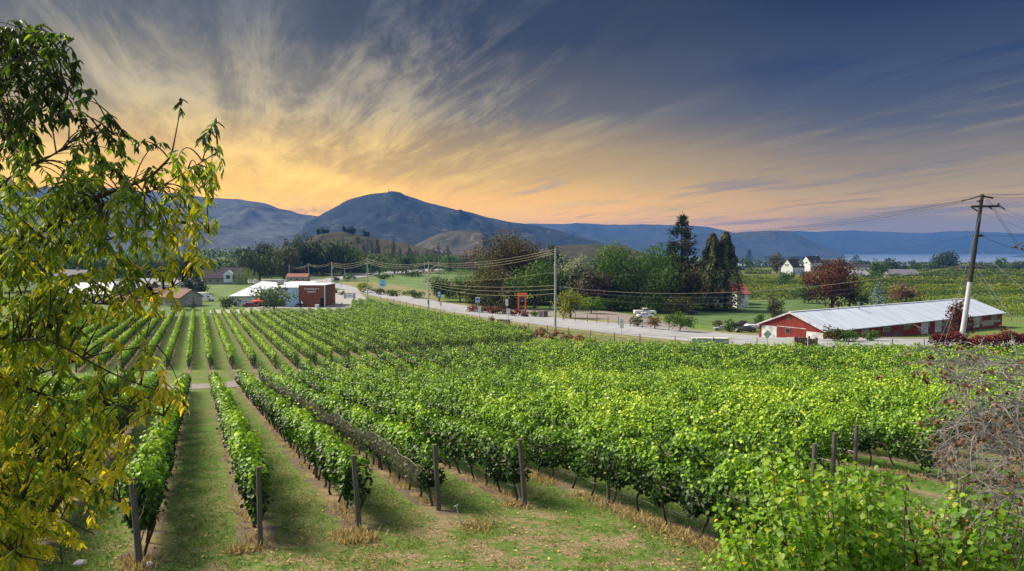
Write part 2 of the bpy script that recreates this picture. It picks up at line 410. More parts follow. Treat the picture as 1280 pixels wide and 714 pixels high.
def strip_sheet(name, near, far, m, lift, n=160, k=6, kind='structure', label=None):
    """a ribbon laid on the ground between two edges"""
    def resample(pts):
        p = np.array([at(*q)[:2] for q in pts]); s = np.r_[0, np.cumsum(np.linalg.norm(np.diff(p, axis=0), axis=1))]
        t = np.linspace(0, s[-1], n); q = np.stack([np.interp(t, s, p[:, 0]), np.interp(t, s, p[:, 1])], 1)
        ker = np.hanning(15); ker /= ker.sum()
        qp = np.pad(q, ((7, 7), (0, 0)), 'reflect', reflect_type='odd'); return np.stack([np.convolve(qp[:, i], ker, 'valid') for i in (0, 1)], 1)
    A, B = resample(near), resample(far); V = []
    for j in range(k + 1):
        p = A + (B - A) * j / k; V.append(np.c_[p, G(p[:, 0], p[:, 1]) + lift])
    V = np.array(V).reshape(-1, 3)
    j, i = np.meshgrid(np.arange(k), np.arange(n - 1), indexing='ij'); a = (j * n + i).ravel()
    idx = np.stack([a, a + 1, a + n + 1, a + n], 1)
    o = np_mesh(name, V, np.full(len(idx), 4), idx.ravel(), m); tag(o, label=label, kind=kind); return o, A, B

asphalt = mat('asphalt', (0.30, 0.31, 0.35), 0.85, 0.12, 0.35, 0.2, bscale=20, col2=(0.22, 0.225, 0.25))
concrete = mat('lot_gravel', (0.27, 0.265, 0.27), 0.9, 0.12, 0.7, 0.2, bscale=20)
gravel = mat('gravel', (0.20, 0.18, 0.17), 0.95, 0.3, 4.0, 0.5)
lawn = mat('lawn', (0.07, 0.125, 0.036), 0.9, 0.35, 0.25, 0.3, bscale=8)
fieldg = mat('field_green', (0.085, 0.145, 0.035), 0.9, 0.35, 0.12, 0.3, bscale=4)
drygrass = mat('dry_verge', (0.17, 0.17, 0.07), 0.95, 0.5, 0.8, 0.4, bscale=6)
ROADN = [(1900, 437), (1500, 436), (1300, 435), (1150, 434), (960, 434), (870, 428), (760, 417), (640, 402), (540, 385), (480, 373), (440, 364), (405, 357)]
ROADF = [(1900, 425), (1500, 425), (1300, 424.5), (1150, 424), (1060, 423), (960, 421), (860, 413), (760, 404), (700, 398), (640, 391), (540, 376), (480, 366), (440, 358), (408, 352)]
_, RA, RB = strip_sheet('road', ROADN, ROADF, asphalt, 0.06, 220)
strip_sheet('road_verge', [(x, y + 3.5) for x, y in ROADN[2:-1]], [(x, y - 0.6) for x, y in ROADN[2:-1]], drygrass, 0.03, 160, 3)
strip_sheet('far_verge', [(x, y + 0.5) for x, y in ROADF[1:-2]], [(x, y - 3.0) for x, y in ROADF[1:-2]], drygrass, 0.035, 160, 3)
# kerb along the far side of the road beside the barn
def kerb(name, line, h=0.14, w=0.3):
    m = MB(); n = len(line)
    for i in range(n - 1):
        (x0, y0), (x1, y1) = line[i], line[i + 1]; dx, dy = x1 - x0, y1 - y0; l = math.hypot(dx, dy) or 1; nxn, nyn = -dy / l * w, dx / l * w
        z0, z1 = G(x0, y0), G(x1, y1)
        m.quad((x0, y0, z0 - 0.1), (x1, y1, z1 - 0.1), (x1, y1, z1 + h), (x0, y0, z0 + h))
        m.quad((x0, y0, z0 + h), (x1, y1, z1 + h), (x1 + nxn, y1 + nyn, z1 + h), (x0 + nxn, y0 + nyn, z0 + h))
        m.quad((x0 + nxn, y0 + nyn, z0 + h), (x1 + nxn, y1 + nyn, z1 + h), (x1 + nxn, y1 + nyn, z1 - 0.1), (x0 + nxn, y0 + nyn, z0 - 0.1))
    return tag(m.build(name, mat('kerb', (0.30, 0.29, 0.28), 0.9, 0.2)), kind='structure')
kerb('road_kerb', [tuple(p) for p in RB[::3]])
strip_sheet('parking_lot', [(262, 392), (330, 393), (400, 393), (430, 391), (438, 384), (452, 379), (462, 377)], [(262, 388), (330, 384), (395, 376), (408, 367), (420, 362), (440, 363), (452, 368)], concrete, 0.10, 60, 10)
strip_sheet('driveway', [(640, 392), (700, 395), (760, 401), (820, 409), (862, 414)], [(652, 386), (700, 388), (745, 388), (775, 391), (820, 400), (862, 409)], gravel, 0.045, 60, 4)
strip_sheet('side_street', [(60, 357), (150, 356), (260, 354.5), (360, 354), (412, 357)], [(60, 353), (150, 352), (260, 351), (350, 349), (415, 349)], asphalt, 0.09, 60, 3)
strip_sheet('side_road', [(400, 352.5), (450, 347.0), (500, 342.4), (560, 337.5)], [(408, 348), (450, 342.8), (500, 338.8), (560, 335.0)], asphalt, 0.14, 60, 3)
strip_sheet('path', [(-260, 494), (100, 489), (235, 487), (270, 486), (330, 478), (400, 467.5), (440, 461.5)], [(-260, 486), (100, 482), (235, 480.5), (270, 480), (330, 471.5), (400, 464), (440, 459.5)], gravel, 0.04, 80, 3)
strip_sheet('lawn_by_house', [(868, 405), (900, 408), (940, 412), (975, 412), (1010, 405)], [(868, 384), (900, 381), (940, 378), (975, 375), (1040, 372)], lawn, 0.03, 50, 12)
strip_sheet('lawn_by_winery', [(60, 398), (150, 396), (235, 395), (270, 393)], [(60, 380), (150, 380), (235, 380), (282, 380)], lawn, 0.05, 40, 8)
strip_sheet('field', [(240, 371), (300, 371), (345, 365)], [(250, 355.5), (300, 355), (350, 355)], fieldg, 0.05, 30, 8)
strip_sheet('hay_field', [(462, 363), (500, 364), (560, 362)], [(462, 347), (500, 345), (575, 340)], fieldg, 0.05, 40, 8)
strip_sheet('roadside_bank', [(425, 356), (462, 363), (500, 368), (545, 374)], [(422, 353), (460, 352), (500, 357), (545, 365)], drygrass, 0.06, 40, 6)

# ------------------------------------------------------------------ lake
def lake_mat():
    m = bpy.data.materials.new('lake_water'); m.use_nodes = True; t = m.node_tree; b = NB(t); p = t.nodes['Principled BSDF']
    p.inputs['Base Color'].default_value = (0.26, 0.34, 0.52, 1); p.inputs['Roughness'].default_value = 0.16; p.inputs['IOR'].default_value = 1.33
    tc = b.new('ShaderNodeTexCoord'); mp = b.new('ShaderNodeMapping'); mp.inputs['Scale'].default_value = (0.01, 0.05, 0.05); b.l.new(tc.outputs['Object'], mp.inputs[0])
    bn = b.new('ShaderNodeBump'); bn.inputs['Strength'].default_value = 0.08; bn.inputs['Distance'].default_value = 1.0
    b.l.new(b.noise(mp.outputs[0], 3.0, 5, 0.6), bn.inputs['Height']); b.l.new(bn.outputs[0], p.inputs['Normal']); return m
LZ = CAMZ - 60
m_ = MB(); m_.quad((250, 900, LZ), (8990, 900, LZ), (8990, 8990, LZ), (250, 8990, LZ))
tag(m_.build('lake', lake_mat()), kind='structure')

# ------------------------------------------------------------------ mountains
def hillmat(name, c1, c2, scale, rock=None):
    m = bpy.data.materials.new(name); m.use_nodes = True; t = m.node_tree; t.nodes.clear(); b = NB(t)
    tc = b.new('ShaderNodeTexCoord'); P = tc.outputs['Object']
    n = b.noise(P, scale, 8, 0.68, 0.4); n2 = b.noise(P, scale * 9, 5, 0.7)
    c = b.mix(b.maprange(b.math('ADD', b.math('MULTIPLY', n, 0.6), b.math('MULTIPLY', n2, 0.4)), 0.40, 0.60), c1, c2)
    if rock: c = b.mix(b.maprange(b.noise(P, scale * 2.2, 8, 0.7, 0.6), 0.56, 0.66), c, rock)
    p = b.new('ShaderNodeBsdfPrincipled'); b.put(p.inputs['Base Color'], c); p.inputs['Roughness'].default_value = 1.0; p.inputs['Specular IOR Level'].default_value = 0.05
    bn = b.new('ShaderNodeBump'); bn.inputs['Strength'].default_value = 0.6; bn.inputs['Distance'].default_value = 0.25 / scale * 0.05
    b.l.new(n2, bn.inputs['Height']); b.l.new(bn.outputs[0], p.inputs['Normal'])
    o = b.new('ShaderNodeOutputMaterial'); b.l.new(p.outputs[0], o.inputs[0]); return m
def ridge(name, pts, D, W, m, foot, seed=0, nc=260, nr=56, gully=0.35, rough=0.02, Wb=None, fscale=5.0):
    """a mountain: crest line from measured heights, slopes with gullies falling to both sides"""
    pts = sorted(pts); xs = np.linspace(pts[0][0], pts[-1][0], nc)
    ysil = np.interp(xs, [p[0] for p in pts], [p[1] for p in pts])
    ker = np.hanning(9); ker /= ker.sum(); ysil = np.convolve(np.pad(ysil, 4, 'edge'), ker, 'valid')
    Dx = np.full(nc, float(D)) if not hasattr(D, '__len__') else np.interp(xs, [d[0] for d in D], [d[1] for d in D])
    Wb = Wb or W
    ts = np.concatenate([-np.linspace(1, 0, nr), np.linspace(0, 1, nr // 2)[1:]])
    V = np.zeros((len(ts), nc, 3))
    for i in range(nc):
        top = pd(xs[i], ysil[i], Dx[i]); az_ = math.atan2(top[0], top[1]); ux, uy = math.sin(az_), math.cos(az_)
        H = max(top[2] - foot, 1.0)
        for j, t in enumerate(ts):
            off = t * (W if t < 0 else Wb); x, y = top[0] + ux * off, top[1] + uy * off
            a = abs(t)
            base = (1 - a) ** 1.15
            gq = mnoise.multi_fractal(Vector((x / D0(Dx[i]) * fscale * 1.0 + seed, y / D0(Dx[i]) * fscale * 0.6, seed * 1.7)), 1.0, 2.1, 5) if a > 0 else 1.0
            fall = min(1, a * 4) * (1 - a * 0.6)
            h = base * H * (1 + gully * (gq - 0.9) * fall * 0.8)
            h += H * rough * mnoise.noise(Vector((x * 60 / Dx[i] + seed, y * 60 / Dx[i], 3.3))) * (1 if a < 0.02 else 1.5)
            if t < 0: h = min(h, H * (1 - a * 0.15) if a > 0 else h)
            if a >= 0.999: h = -25
            V[j, i] = (x, y, foot + h)
    nr_ = len(ts); j, i = np.meshgrid(np.arange(nr_ - 1), np.arange(nc - 1), indexing='ij'); a = (j * nc + i).ravel()
    idx = np.stack([a, a + 1, a + nc + 1, a + nc], 1)
    o = np_mesh(name, V.reshape(-1, 3), np.full(len(idx), 4), idx.ravel(), m, smooth_=True); return tag(o, kind='structure')
def D0(d): return d * 0.25
forest = hillmat('forest_hill', (0.008, 0.014, 0.019), (0.028, 0.034, 0.038), 0.004, (0.085, 0.08, 0.072))
farforest = hillmat('far_forest_hill', (0.018, 0.024, 0.026), (0.060, 0.062, 0.060), 0.0015)
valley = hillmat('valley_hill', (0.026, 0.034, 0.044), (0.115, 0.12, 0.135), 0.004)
tawny = hillmat('tawny_hill', (0.02, 0.026, 0.015), (0.075, 0.060, 0.042), 0.02, (0.05, 0.06, 0.03))
rocky = hillmat('rocky_hill', (0.03, 0.034, 0.026), (0.095, 0.078, 0.066), 0.02, (0.15, 0.125, 0.105))
ridge('mountain_across_lake', [(930, 291), (980, 288.5), (1020, 290), (1060, 288), (1100, 289.5), (1150, 291.5), (1200, 288.5), (1280, 292), (1400, 288), (1600, 294), (1800, 300)], 8200, 700, farforest, LZ - 4, 5)
ridge('far_mountain', [(560, 283), (620, 280), (660, 279.5), (700, 280), (720, 279), (760, 281), (800, 280.5), (860, 282), (885, 284), (905, 288), (930, 294), (960, 304), (985, 316)], 6900, 1600, farforest, LZ - 4, 9, gully=0.5)
ridge('middle_mountain', [(620, 296), (650, 291), (690, 286), (730, 288), (780, 297), (830, 295), (870, 291), (900, 294), (930, 300)], 5900, 900, farforest, LZ - 4, 14, gully=0.5)
ridge('headland', [(840, 308), (880, 298), (905, 292), (930, 290), (955, 288.5), (980, 288.5), (992, 291), (1008, 298), (1022, 305), (1034, 309), (1047, 314), (1056, 317.5)], 5200, 650, farforest, LZ - 4, 3, gully=0.4)
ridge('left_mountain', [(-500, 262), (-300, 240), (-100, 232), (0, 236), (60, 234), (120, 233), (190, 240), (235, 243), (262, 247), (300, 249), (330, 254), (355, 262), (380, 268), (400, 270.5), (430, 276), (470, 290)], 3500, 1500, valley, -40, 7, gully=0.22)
ridge('peak', [(340, 300), (370, 284), (395, 272), (410, 264), (430, 252), (450, 245), (470, 241.5), (490, 240.5), (505, 243), (530, 252), (560, 260), (590, 266), (610, 272), (640, 278), (665, 281), (690, 286), (720, 294), (760, 306)], 3200, 1400, forest, -35, 2, gully=0.33, rough=0.012)
ridge('brown_hill', [(330, 330), (365, 310), (385, 298), (402, 292.5), (422, 289.5), (447, 293), (462, 296.5), (500, 303), (540, 312), (580, 324)], 900, 190, tawny, -4, 21, 140, 30, gully=0.3, fscale=9)
ridge('rock_dome', [(500, 318), (525, 303), (540, 296), (552, 291.5), (565, 289), (590, 288), (603, 290), (611, 298), (618, 310), (640, 320)], 1500, 260, rocky, -10, 31, 120, 30, gully=0.25, fscale=9)
ridge('tan_hill', [(640, 326), (665, 314), (690, 308.5), (710, 306), (740, 305.5), (775, 308), (800, 314), (830, 326)], 1100, 200, tawny, -8, 41, 120, 30, gully=0.25, fscale=9)
# low spit with shore trees reaching into the lake
ridge('spit', [(900, 322), (925, 320.0), (960, 321.4), (1000, 322.3), (1016, 323.4), (1030, 325.5)], 3600, 220, hillmat('spit_ground', (0.02, 0.03, 0.02), (0.05, 0.06, 0.04), 0.02), LZ - 1, 51, 80, 14, gully=0.1, rough=0.15)
ridge('low_headland', [(1255, 322), (1270, 319.5), (1300, 317), (1400, 310), (1600, 306)], 5400, 400, farforest, LZ - 3, 61, 80, 20)

# haze over the valley, one closed box of even air
hb = MB(); hb.box(-9300, 9300, -300, 9300, -100, 336)
hm = bpy.data.materials.new('haze_air'); hm.use_nodes = True; hn = hm.node_tree; hn.nodes.clear()
pv_ = hn.nodes.new('ShaderNodeVolumePrincipled'); pv_.inputs['Color'].default_value = (0.085, 0.235, 0.66, 1); pv_.inputs['Density'].default_value = 0.00013; pv_.inputs['Anisotropy'].default_value = 0.0
ho = hn.nodes.new('ShaderNodeOutputMaterial'); hn.links.new(pv_.outputs[0], ho.inputs['Volume'])
tag(hb.build('haze', hm), kind='stuff')
# ------------------------------------------------------------------ vine rows
ORD = 'zeroth first second third fourth fifth sixth seventh eighth ninth tenth eleventh twelfth thirteenth fourteenth fifteenth sixteenth seventeenth eighteenth nineteenth twentieth'.split()
def ordw(n):
    if n <= 20: return ORD[n]
    tens = ['', '', 'twenty', 'thirty', 'forty', 'fifty'][n // 10]
    return (tens + '-' + ORD[n % 10]) if n % 10 else {'twenty': 'twentieth', 'thirty': 'thirtieth', 'forty': 'fortieth', 'fifty': 'fiftieth'}[tens]
def inpoly(p, poly):
    x, y = p; c = False; n = len(poly)
    for i in range(n):
        x0, y0 = poly[i]; x1, y1 = poly[i - 1]
        if (y0 > y) != (y1 > y) and x < (x1 - x0) * (y - y0) / (y1 - y0) + x0: c = not c
    return c
def rowpt(q, s): return q * VX + s * UX, q * VY + s * UY
NEARP = [(-900, 1150), (-500, 900), (-130, 800), (30, 752), (172, 712), (318, 688), (432, 667), (541, 640), (629, 630), (668, 634), (930, 745), (1000, 745), (1012, 690), (1020, 640), (1050, 604), (1113, 588), (1172, 607), (1185, 600), (1205, 585), (1240, 560), (1300, 545), (1500, 540)]
FARP = [(1500, 447), (1400, 447), (1150, 446), (960, 445), (870, 443), (760, 441), (700, 439), (676, 440), (600, 446), (520, 452), (470, 458), (420, 465), (400, 468), (330, 478), (270, 488), (235, 489), (100, 490), (-200, 493), (-900, 500)]
gpoly = lambda pts: [tuple(at(*p)[:2]) for p in pts]
def clip_world(poly, q, lo, hi):
    ss = np.arange(lo, hi, 0.25); ins = [s for s in ss if inpoly(rowpt(q, s), poly)]
    return (ins[0], ins[-1]) if len(ins) > 8 else None
NP_ = [tuple(at(x, y)[:2]) for x, y in NEARP]
POLYA = NP_ + gpoly(FARP)
POLYB = gpoly([(-260, 473), (60, 467), (236, 462), (371, 461), (396, 458), (419, 453), (468, 448.5), (511, 444), (600, 437), (668, 430.5), (672, 428), (640, 415), (600, 407), (540, 395.5), (462, 379.5), (441, 380), (438, 392.5), (343, 393.5), (290, 392), (255, 395), (150, 397), (-150, 399)])

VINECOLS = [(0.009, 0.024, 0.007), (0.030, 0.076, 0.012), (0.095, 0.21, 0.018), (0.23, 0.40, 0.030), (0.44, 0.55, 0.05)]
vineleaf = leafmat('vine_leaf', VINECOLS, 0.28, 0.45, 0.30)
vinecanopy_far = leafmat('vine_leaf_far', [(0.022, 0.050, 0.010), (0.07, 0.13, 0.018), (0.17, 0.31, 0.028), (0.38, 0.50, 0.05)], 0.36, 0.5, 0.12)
wood_post = mat('weathered_post', (0.13, 0.115, 0.105), 0.9, 0.45, 3.0, 0.6, stretch=(14, 14, 1.2))
vine_bark = mat('vine_bark', (0.065, 0.048, 0.038), 0.95, 0.5, 9.0, 0.8)
wire_m = mat('galvanised_wire', (0.35, 0.35, 0.36), 0.45, 0.1, metal=0.6)
hose_m = mat('drip_hose', (0.10, 0.10, 0.11), 0.6, 0.2)

def canopy(q, s0, s1, k, block, ox, oy, oz):
    """leaf cloud of one row, denser and finer close to the viewer; coordinates relative to the row's root"""
    parts = []
    seg = 6.0; s = s0
    while s < s1:
        e = min(s + seg, s1); mx, my = rowpt(q, (s + e) / 2); d = max(6, math.hypot(mx, my)); L = e - s
        if abs(mx / max(my, 0.1)) > 1.15: den, size, kind = 14, 0.34, 'rhomb'
        elif d < 34: den, size, kind = (680 if block == 'A' else 100), 0.090, 'vine'
        elif d < 52: den, size, kind = 420, 0.115, 'vine'
        elif d < 80: den, size, kind = 240, 0.148, 'rhomb'
        elif d < 130: den, size, kind = 130, 0.195, 'rhomb'
        else: den, size, kind = 90, 0.25, 'rhomb'
        wild = block == 'A' and k >= 6
        if wild and d >= 34 and abs(mx / max(my, 0.1)) < 1.15: den *= 0.95
        n = int(den * L)
        if n < 4: s = e; continue
        ss = s + rng.random(n) * L
        # cross section
        wid = (0.30 if block == 'A' else 0.235) + (-0.01 if wild else 0.0)
        lump = vnoise(ss, k * 3 + 1, 0.45) * 0.45 + vnoise(ss, k * 5 + 2, 1.05) * 0.8
        top = 1.84 + (0.32 if wild else 0.19) * lump + (0.08 if wild else 0) + 0.15 * vnoise(ss, k + 9, 4.1)
        bot = (0.60 if block == 'A' else 0.45) + 0.16 * vnoise(ss, k * 7 + 3, 1.3) + 0.14 * vnoise(ss, k * 7 + 9, 3.7)
        w = wid * (1 + 0.25 * vnoise(ss, k * 11 + 4, 0.7) + 0.50 * vnoise(ss, k * 13 + 5, 1.7) * (1.25 if wild else 1))
        th = rng.random(n) * 2 * math.pi
        rr = np.sqrt(rng.random(n)) ** 0.45
        sup = lambda c: np.sign(c) * np.abs(c) ** 0.62
        cc, cs = sup(np.cos(th)) * rr, sup(np.sin(th)) * rr
        h = (top + bot) / 2 + cs * (top - bot) / 2
        taper = np.where(cs < 0, 1 + cs * 0.35, 1.0)
        lat = cc * w * taper
        # hanging and upright shoots
        sh = rng.random(n) < (0.12 if wild else 0.075)
        up_ = np.abs(rng.normal(0, 0.24 if wild else 0.15, n)); shootlump = (vnoise(ss, k * 17 + 6, 5.5) > 0.1)
        h = np.where(sh & shootlump & (cs > 0.1), top + up_, h)
        lat = np.where(sh & ~shootlump, lat * 1.45, lat); h = np.where(sh & ~shootlump, h - 0.05, h)
        if block == 'A' and k >= 6: bot2 = 0.12
        x = q * VX + ss * UX + lat * VX; y = q * VY + ss * UY + lat * VY; z = G(x, y) + h
        P = np.stack([x - ox, y - oy, z - oz], 1)
        Nn = np.stack([VX * lat / w * 1.0, VY * lat / w * 1.0, np.clip(cs, -0.3, 1) * 0.9 + 0.25], 1) + unit(n) * 0.65
        Dd = np.stack([VX * lat / w, VY * lat / w, -0.75 + 0.0 * lat], 1) + unit(n) * 0.75
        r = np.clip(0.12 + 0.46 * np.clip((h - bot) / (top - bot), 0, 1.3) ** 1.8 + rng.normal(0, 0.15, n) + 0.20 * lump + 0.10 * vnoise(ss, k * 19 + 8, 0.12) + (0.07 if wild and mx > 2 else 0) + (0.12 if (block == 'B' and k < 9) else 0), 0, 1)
        # row shading put into leaf colour: dark low down, bright on tops and mounds
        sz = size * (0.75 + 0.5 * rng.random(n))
        parts.append(leaves(P, Dd, Nn, sz, sz * 0.95, kind, r)); s = e
    return merge(parts) if parts else None

def trunk_mesh(seed):
    r = random.Random(seed); m = MB(); pts = []; x = y = 0.0
    for i in range(7):
        t = i / 6; pts.append((x, y, t * 0.95 - 0.05)); x += r.uniform(-0.05, 0.05) + 0.02; y += r.uniform(-0.04, 0.04)
    m.tube(pts, [0.045, 0.036, 0.032, 0.030, 0.032, 0.026, 0.02], 6)
    tx, ty, tz = pts[-1]
    for sgn in (-1, 1):      # two arms tied along the wire
        m.tube([(tx, ty, tz - 0.06), (tx + UX * sgn * 0.25, ty + UY * sgn * 0.25, tz + 0.06), (tx + UX * sgn * 0.6, ty + UY * sgn * 0.6, tz + 0.04)], [0.022, 0.017, 0.010], 5)
    for _ in range(3):
        a = r.uniform(-0.4, 0.4); m.tube([(tx + UX * a, ty + UY * a, tz), (tx + UX * a + r.uniform(-.1, .1), ty + UY * a + r.uniform(-.1, .1), tz + 0.35)], [0.009, 0.005], 4)
    return m
TRUNKS = []
for i in range(5):
    o = trunk_mesh(i * 7 + 1).build('trunk', vine_bark); me = o.data; bpy.data.objects.remove(o); TRUNKS.append(me)
def post_obj(x, y, h, lean, root, ox, oy, oz, r0=0.075, name='post'):
    m = MB(); z = G(x, y); lx, ly = lean
    m.tube([(x - ox, y - oy, z - oz - 0.15), (x - ox + lx * 0.5, y - oy + ly * 0.5, z - oz + h * 0.5), (x - ox + lx, y - oy + ly, z - oz + h)], [r0, r0 * 0.95, r0 * 0.9], 9)
    return m.build(name, wood_post, root)
POSTM = None
AL = {1: 'vine row beside the yellow-leaved tree, its end post at the bottom edge', 2: 'narrow vine row whose leaves nearly bury its thin grey end post',
      3: 'vine row with dark smudged end post over a dry grass tuft', 4: 'vine row with dark netting bunched along its left side',
      5: 'vine row with a leaning end post at the worn headland', 6: 'long vine row with bare twisted trunks standing over straw-dry grass'}
ROWS = {}
def vine_row(k, block, poly, lo, hi):
    q = qk(k); c = clip_world(poly, q, lo, hi)
    if not c: return
    s0, s1 = c
    if s1 - s0 < 2.5: return
    x0, y0 = rowpt(q, s0); z0 = G(x0, y0)
    root = empty('vine_trellis', (x0, y0, z0))
    ROWS[(block, k)] = (q, s0, s1, x0, y0, z0, root)
    c = canopy(q, s0 + 0.25, s1, k, block, x0, y0, z0)
    if c is None: return
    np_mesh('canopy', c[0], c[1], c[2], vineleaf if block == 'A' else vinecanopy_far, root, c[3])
    visible_trunks = block == 'A' and -3 <= k <= 13
    wob = random.Random(k * 31 + (5 if block == 'A' else 9))
    if visible_trunks:
        s = s0 + 0.6; cnt = 0
        while s < s1 - 0.3 and cnt < 60:
            x, y = rowpt(q, s)
            if 0.1 < y < 62:
                t = bpy.data.objects.new('trunk', TRUNKS[wob.randrange(5)]); C.objects.link(t); t.parent = root
                t.location = (x - x0, y - y0, G(x, y) - z0); t.rotation_euler = (0, 0, wob.choice([0, math.pi]) + wob.uniform(-.2, .2)); t.scale = (1, 1, wob.uniform(0.9, 1.05)); cnt += 1
            s += 1.25 + wob.uniform(-0.12, 0.12)
    else:
        m = MB(); s = s0 + 0.4; step = 1.3 if block == 'B' else 2.0
        while s < s1:
            x, y = rowpt(q, s); z = G(x, y) - z0; j = wob.uniform(-.1, .1)
            m.tube([(x - x0, y - y0, z - 0.1), (x - x0 + j, y - y0, z + 0.8)], [0.05, 0.035], 3, False); s += step
        tag(m.build('woody_stems', vine_bark, root), kind='stuff')
    # posts
    if block == 'A':
        leanend = {5: (-0.16, -0.10), 4: (-0.10, -0.04), 3: (-0.12, -0.03), 1: (-0.12, 0.0), 2: (0, -0.03), 11: (0.02, 0)}.get(k, (0.02, -0.05))
        post_obj(x0, y0, {3: 1.85, 5: 1.95}.get(k, 1.85), leanend, root, x0, y0, z0, 0.072 if k != 2 else 0.062)
        s = s0 + 7.2; cnt = 0
        while s < s1 - 1 and cnt < 12:
            x, y = rowpt(q, s)
            if abs(x) < y * 0.8 + 3: post_obj(x, y, 1.62 if k < 6 else 1.7, (0, 0), root, x0, y0, z0, 0.055); cnt += 1
            s += 7.5
    else:
        post_obj(x0, y0, 1.75, (0, -0.05), root, x0, y0, z0, 0.07)
    # wires and irrigation hose
    if block == 'A' and k >= -2 and k <= 12:
        for nm, hh, rad, mm in (('wire', 0.95, 0.006, wire_m), ('drip_hose', 0.42, 0.013, hose_m)):
            m = MB(); pts = []
            for s in np.arange(s0, min(s1, s0 + 45), 1.5):
                x, y = rowpt(q, s); pts.append((x - x0, y - y0, G(x, y) - z0 + hh + 0.03 * math.sin(s * 2.1)))
            m.tube(pts, rad, 5); m.build(nm, mm, root)
    n = k
    if block == 'A':
        if k in AL: lab = AL[k]
        elif k > 6: lab = 'bushy near-block vine row, %s to the right of the netted row' % ordw(k - 4)
        else: lab = 'vine row behind the yellow-leaved tree, %s to the left of its bottom-edge post' % ordw(1 - k)
        tag(root, lab, 'vine row', 'vine rows of the near block')
    else:
        if k >= 2: lab = 'far-block vine row, %s to the right of the one pointing straight away' % ordw(k - 1) if k > 1 else ''
        elif k == 1: lab = 'far-block vine row pointing straight away beyond the gravel path'
        else: lab = 'far-block vine row, %s to the left of the one pointing straight away' % ordw(1 - k)
        tag(root, lab, 'vine row', 'vine rows of the far block')
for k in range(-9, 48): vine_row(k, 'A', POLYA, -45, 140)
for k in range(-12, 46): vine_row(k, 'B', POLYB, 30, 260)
# ------------------------------------------------------------------ trees
def LM(name, *cols, trans=0.3): return leafmat(name, [tuple(c) for c in cols], trans, 0.6, 0.25, 0.15)
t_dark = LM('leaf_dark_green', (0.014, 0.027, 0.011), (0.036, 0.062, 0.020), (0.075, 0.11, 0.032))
t_mid = LM('leaf_mid_green', (0.022, 0.050, 0.012), (0.06, 0.12, 0.024), (0.14, 0.20, 0.042))
t_bright = LM('leaf_bright_green', (0.03, 0.07, 0.012), (0.08, 0.16, 0.022), (0.17, 0.26, 0.035))
t_yellow = LM('leaf_yellow', (0.07, 0.10, 0.014), (0.22, 0.25, 0.024), (0.42, 0.38, 0.035))
t_olive = LM('leaf_olive', (0.03, 0.034, 0.013), (0.075, 0.078, 0.024), (0.13, 0.115, 0.035))
t_brown = LM('leaf_brown_oak', (0.030, 0.026, 0.012), (0.085, 0.066, 0.024), (0.16, 0.115, 0.038))
t_silver = LM('leaf_silver', (0.10, 0.12, 0.09), (0.22, 0.25, 0.19), (0.36, 0.38, 0.30))
t_red = LM('leaf_red_maple', (0.028, 0.012, 0.010), (0.105, 0.032, 0.022), (0.20, 0.07, 0.04))
t_crim = LM('leaf_crimson', (0.045, 0.006, 0.010), (0.13, 0.018, 0.024), (0.24, 0.05, 0.04))
t_needle = LM('needle_dark', (0.008, 0.014, 0.008), (0.022, 0.032, 0.014), (0.045, 0.05, 0.022), trans=0.1)
t_cedar = LM('needle_cedar', (0.018, 0.026, 0.010), (0.055, 0.068, 0.026), (0.125, 0.125, 0.05), trans=0.12)
t_blue = LM('needle_blue', (0.05, 0.09, 0.11), (0.11, 0.18, 0.21), (0.20, 0.29, 0.33), trans=0.1)
t_willow = LM('leaf_willow', (0.07, 0.11, 0.045), (0.14, 0.20, 0.09), (0.23, 0.29, 0.14))
t_mauve = LM('leaf_mauve', (0.05, 0.028, 0.03), (0.12, 0.07, 0.065), (0.2, 0.13, 0.11))
t_tan = LM('leaf_tan', (0.07, 0.045, 0.03), (0.17, 0.11, 0.065), (0.26, 0.18, 0.10))
t_pink = LM('grass_pink', (0.10, 0.045, 0.035), (0.25, 0.125, 0.09), (0.38, 0.25, 0.15))
t_orch = LM('leaf_orchard', (0.04, 0.07, 0.012), (0.15, 0.20, 0.024), (0.36, 0.38, 0.045))
bark = mat('bark', (0.075, 0.058, 0.045), 0.95, 0.45, 4.0, 0.8)
barkred = mat('bark_red', (0.11, 0.065, 0.045), 0.95, 0.45, 4.0, 0.8)

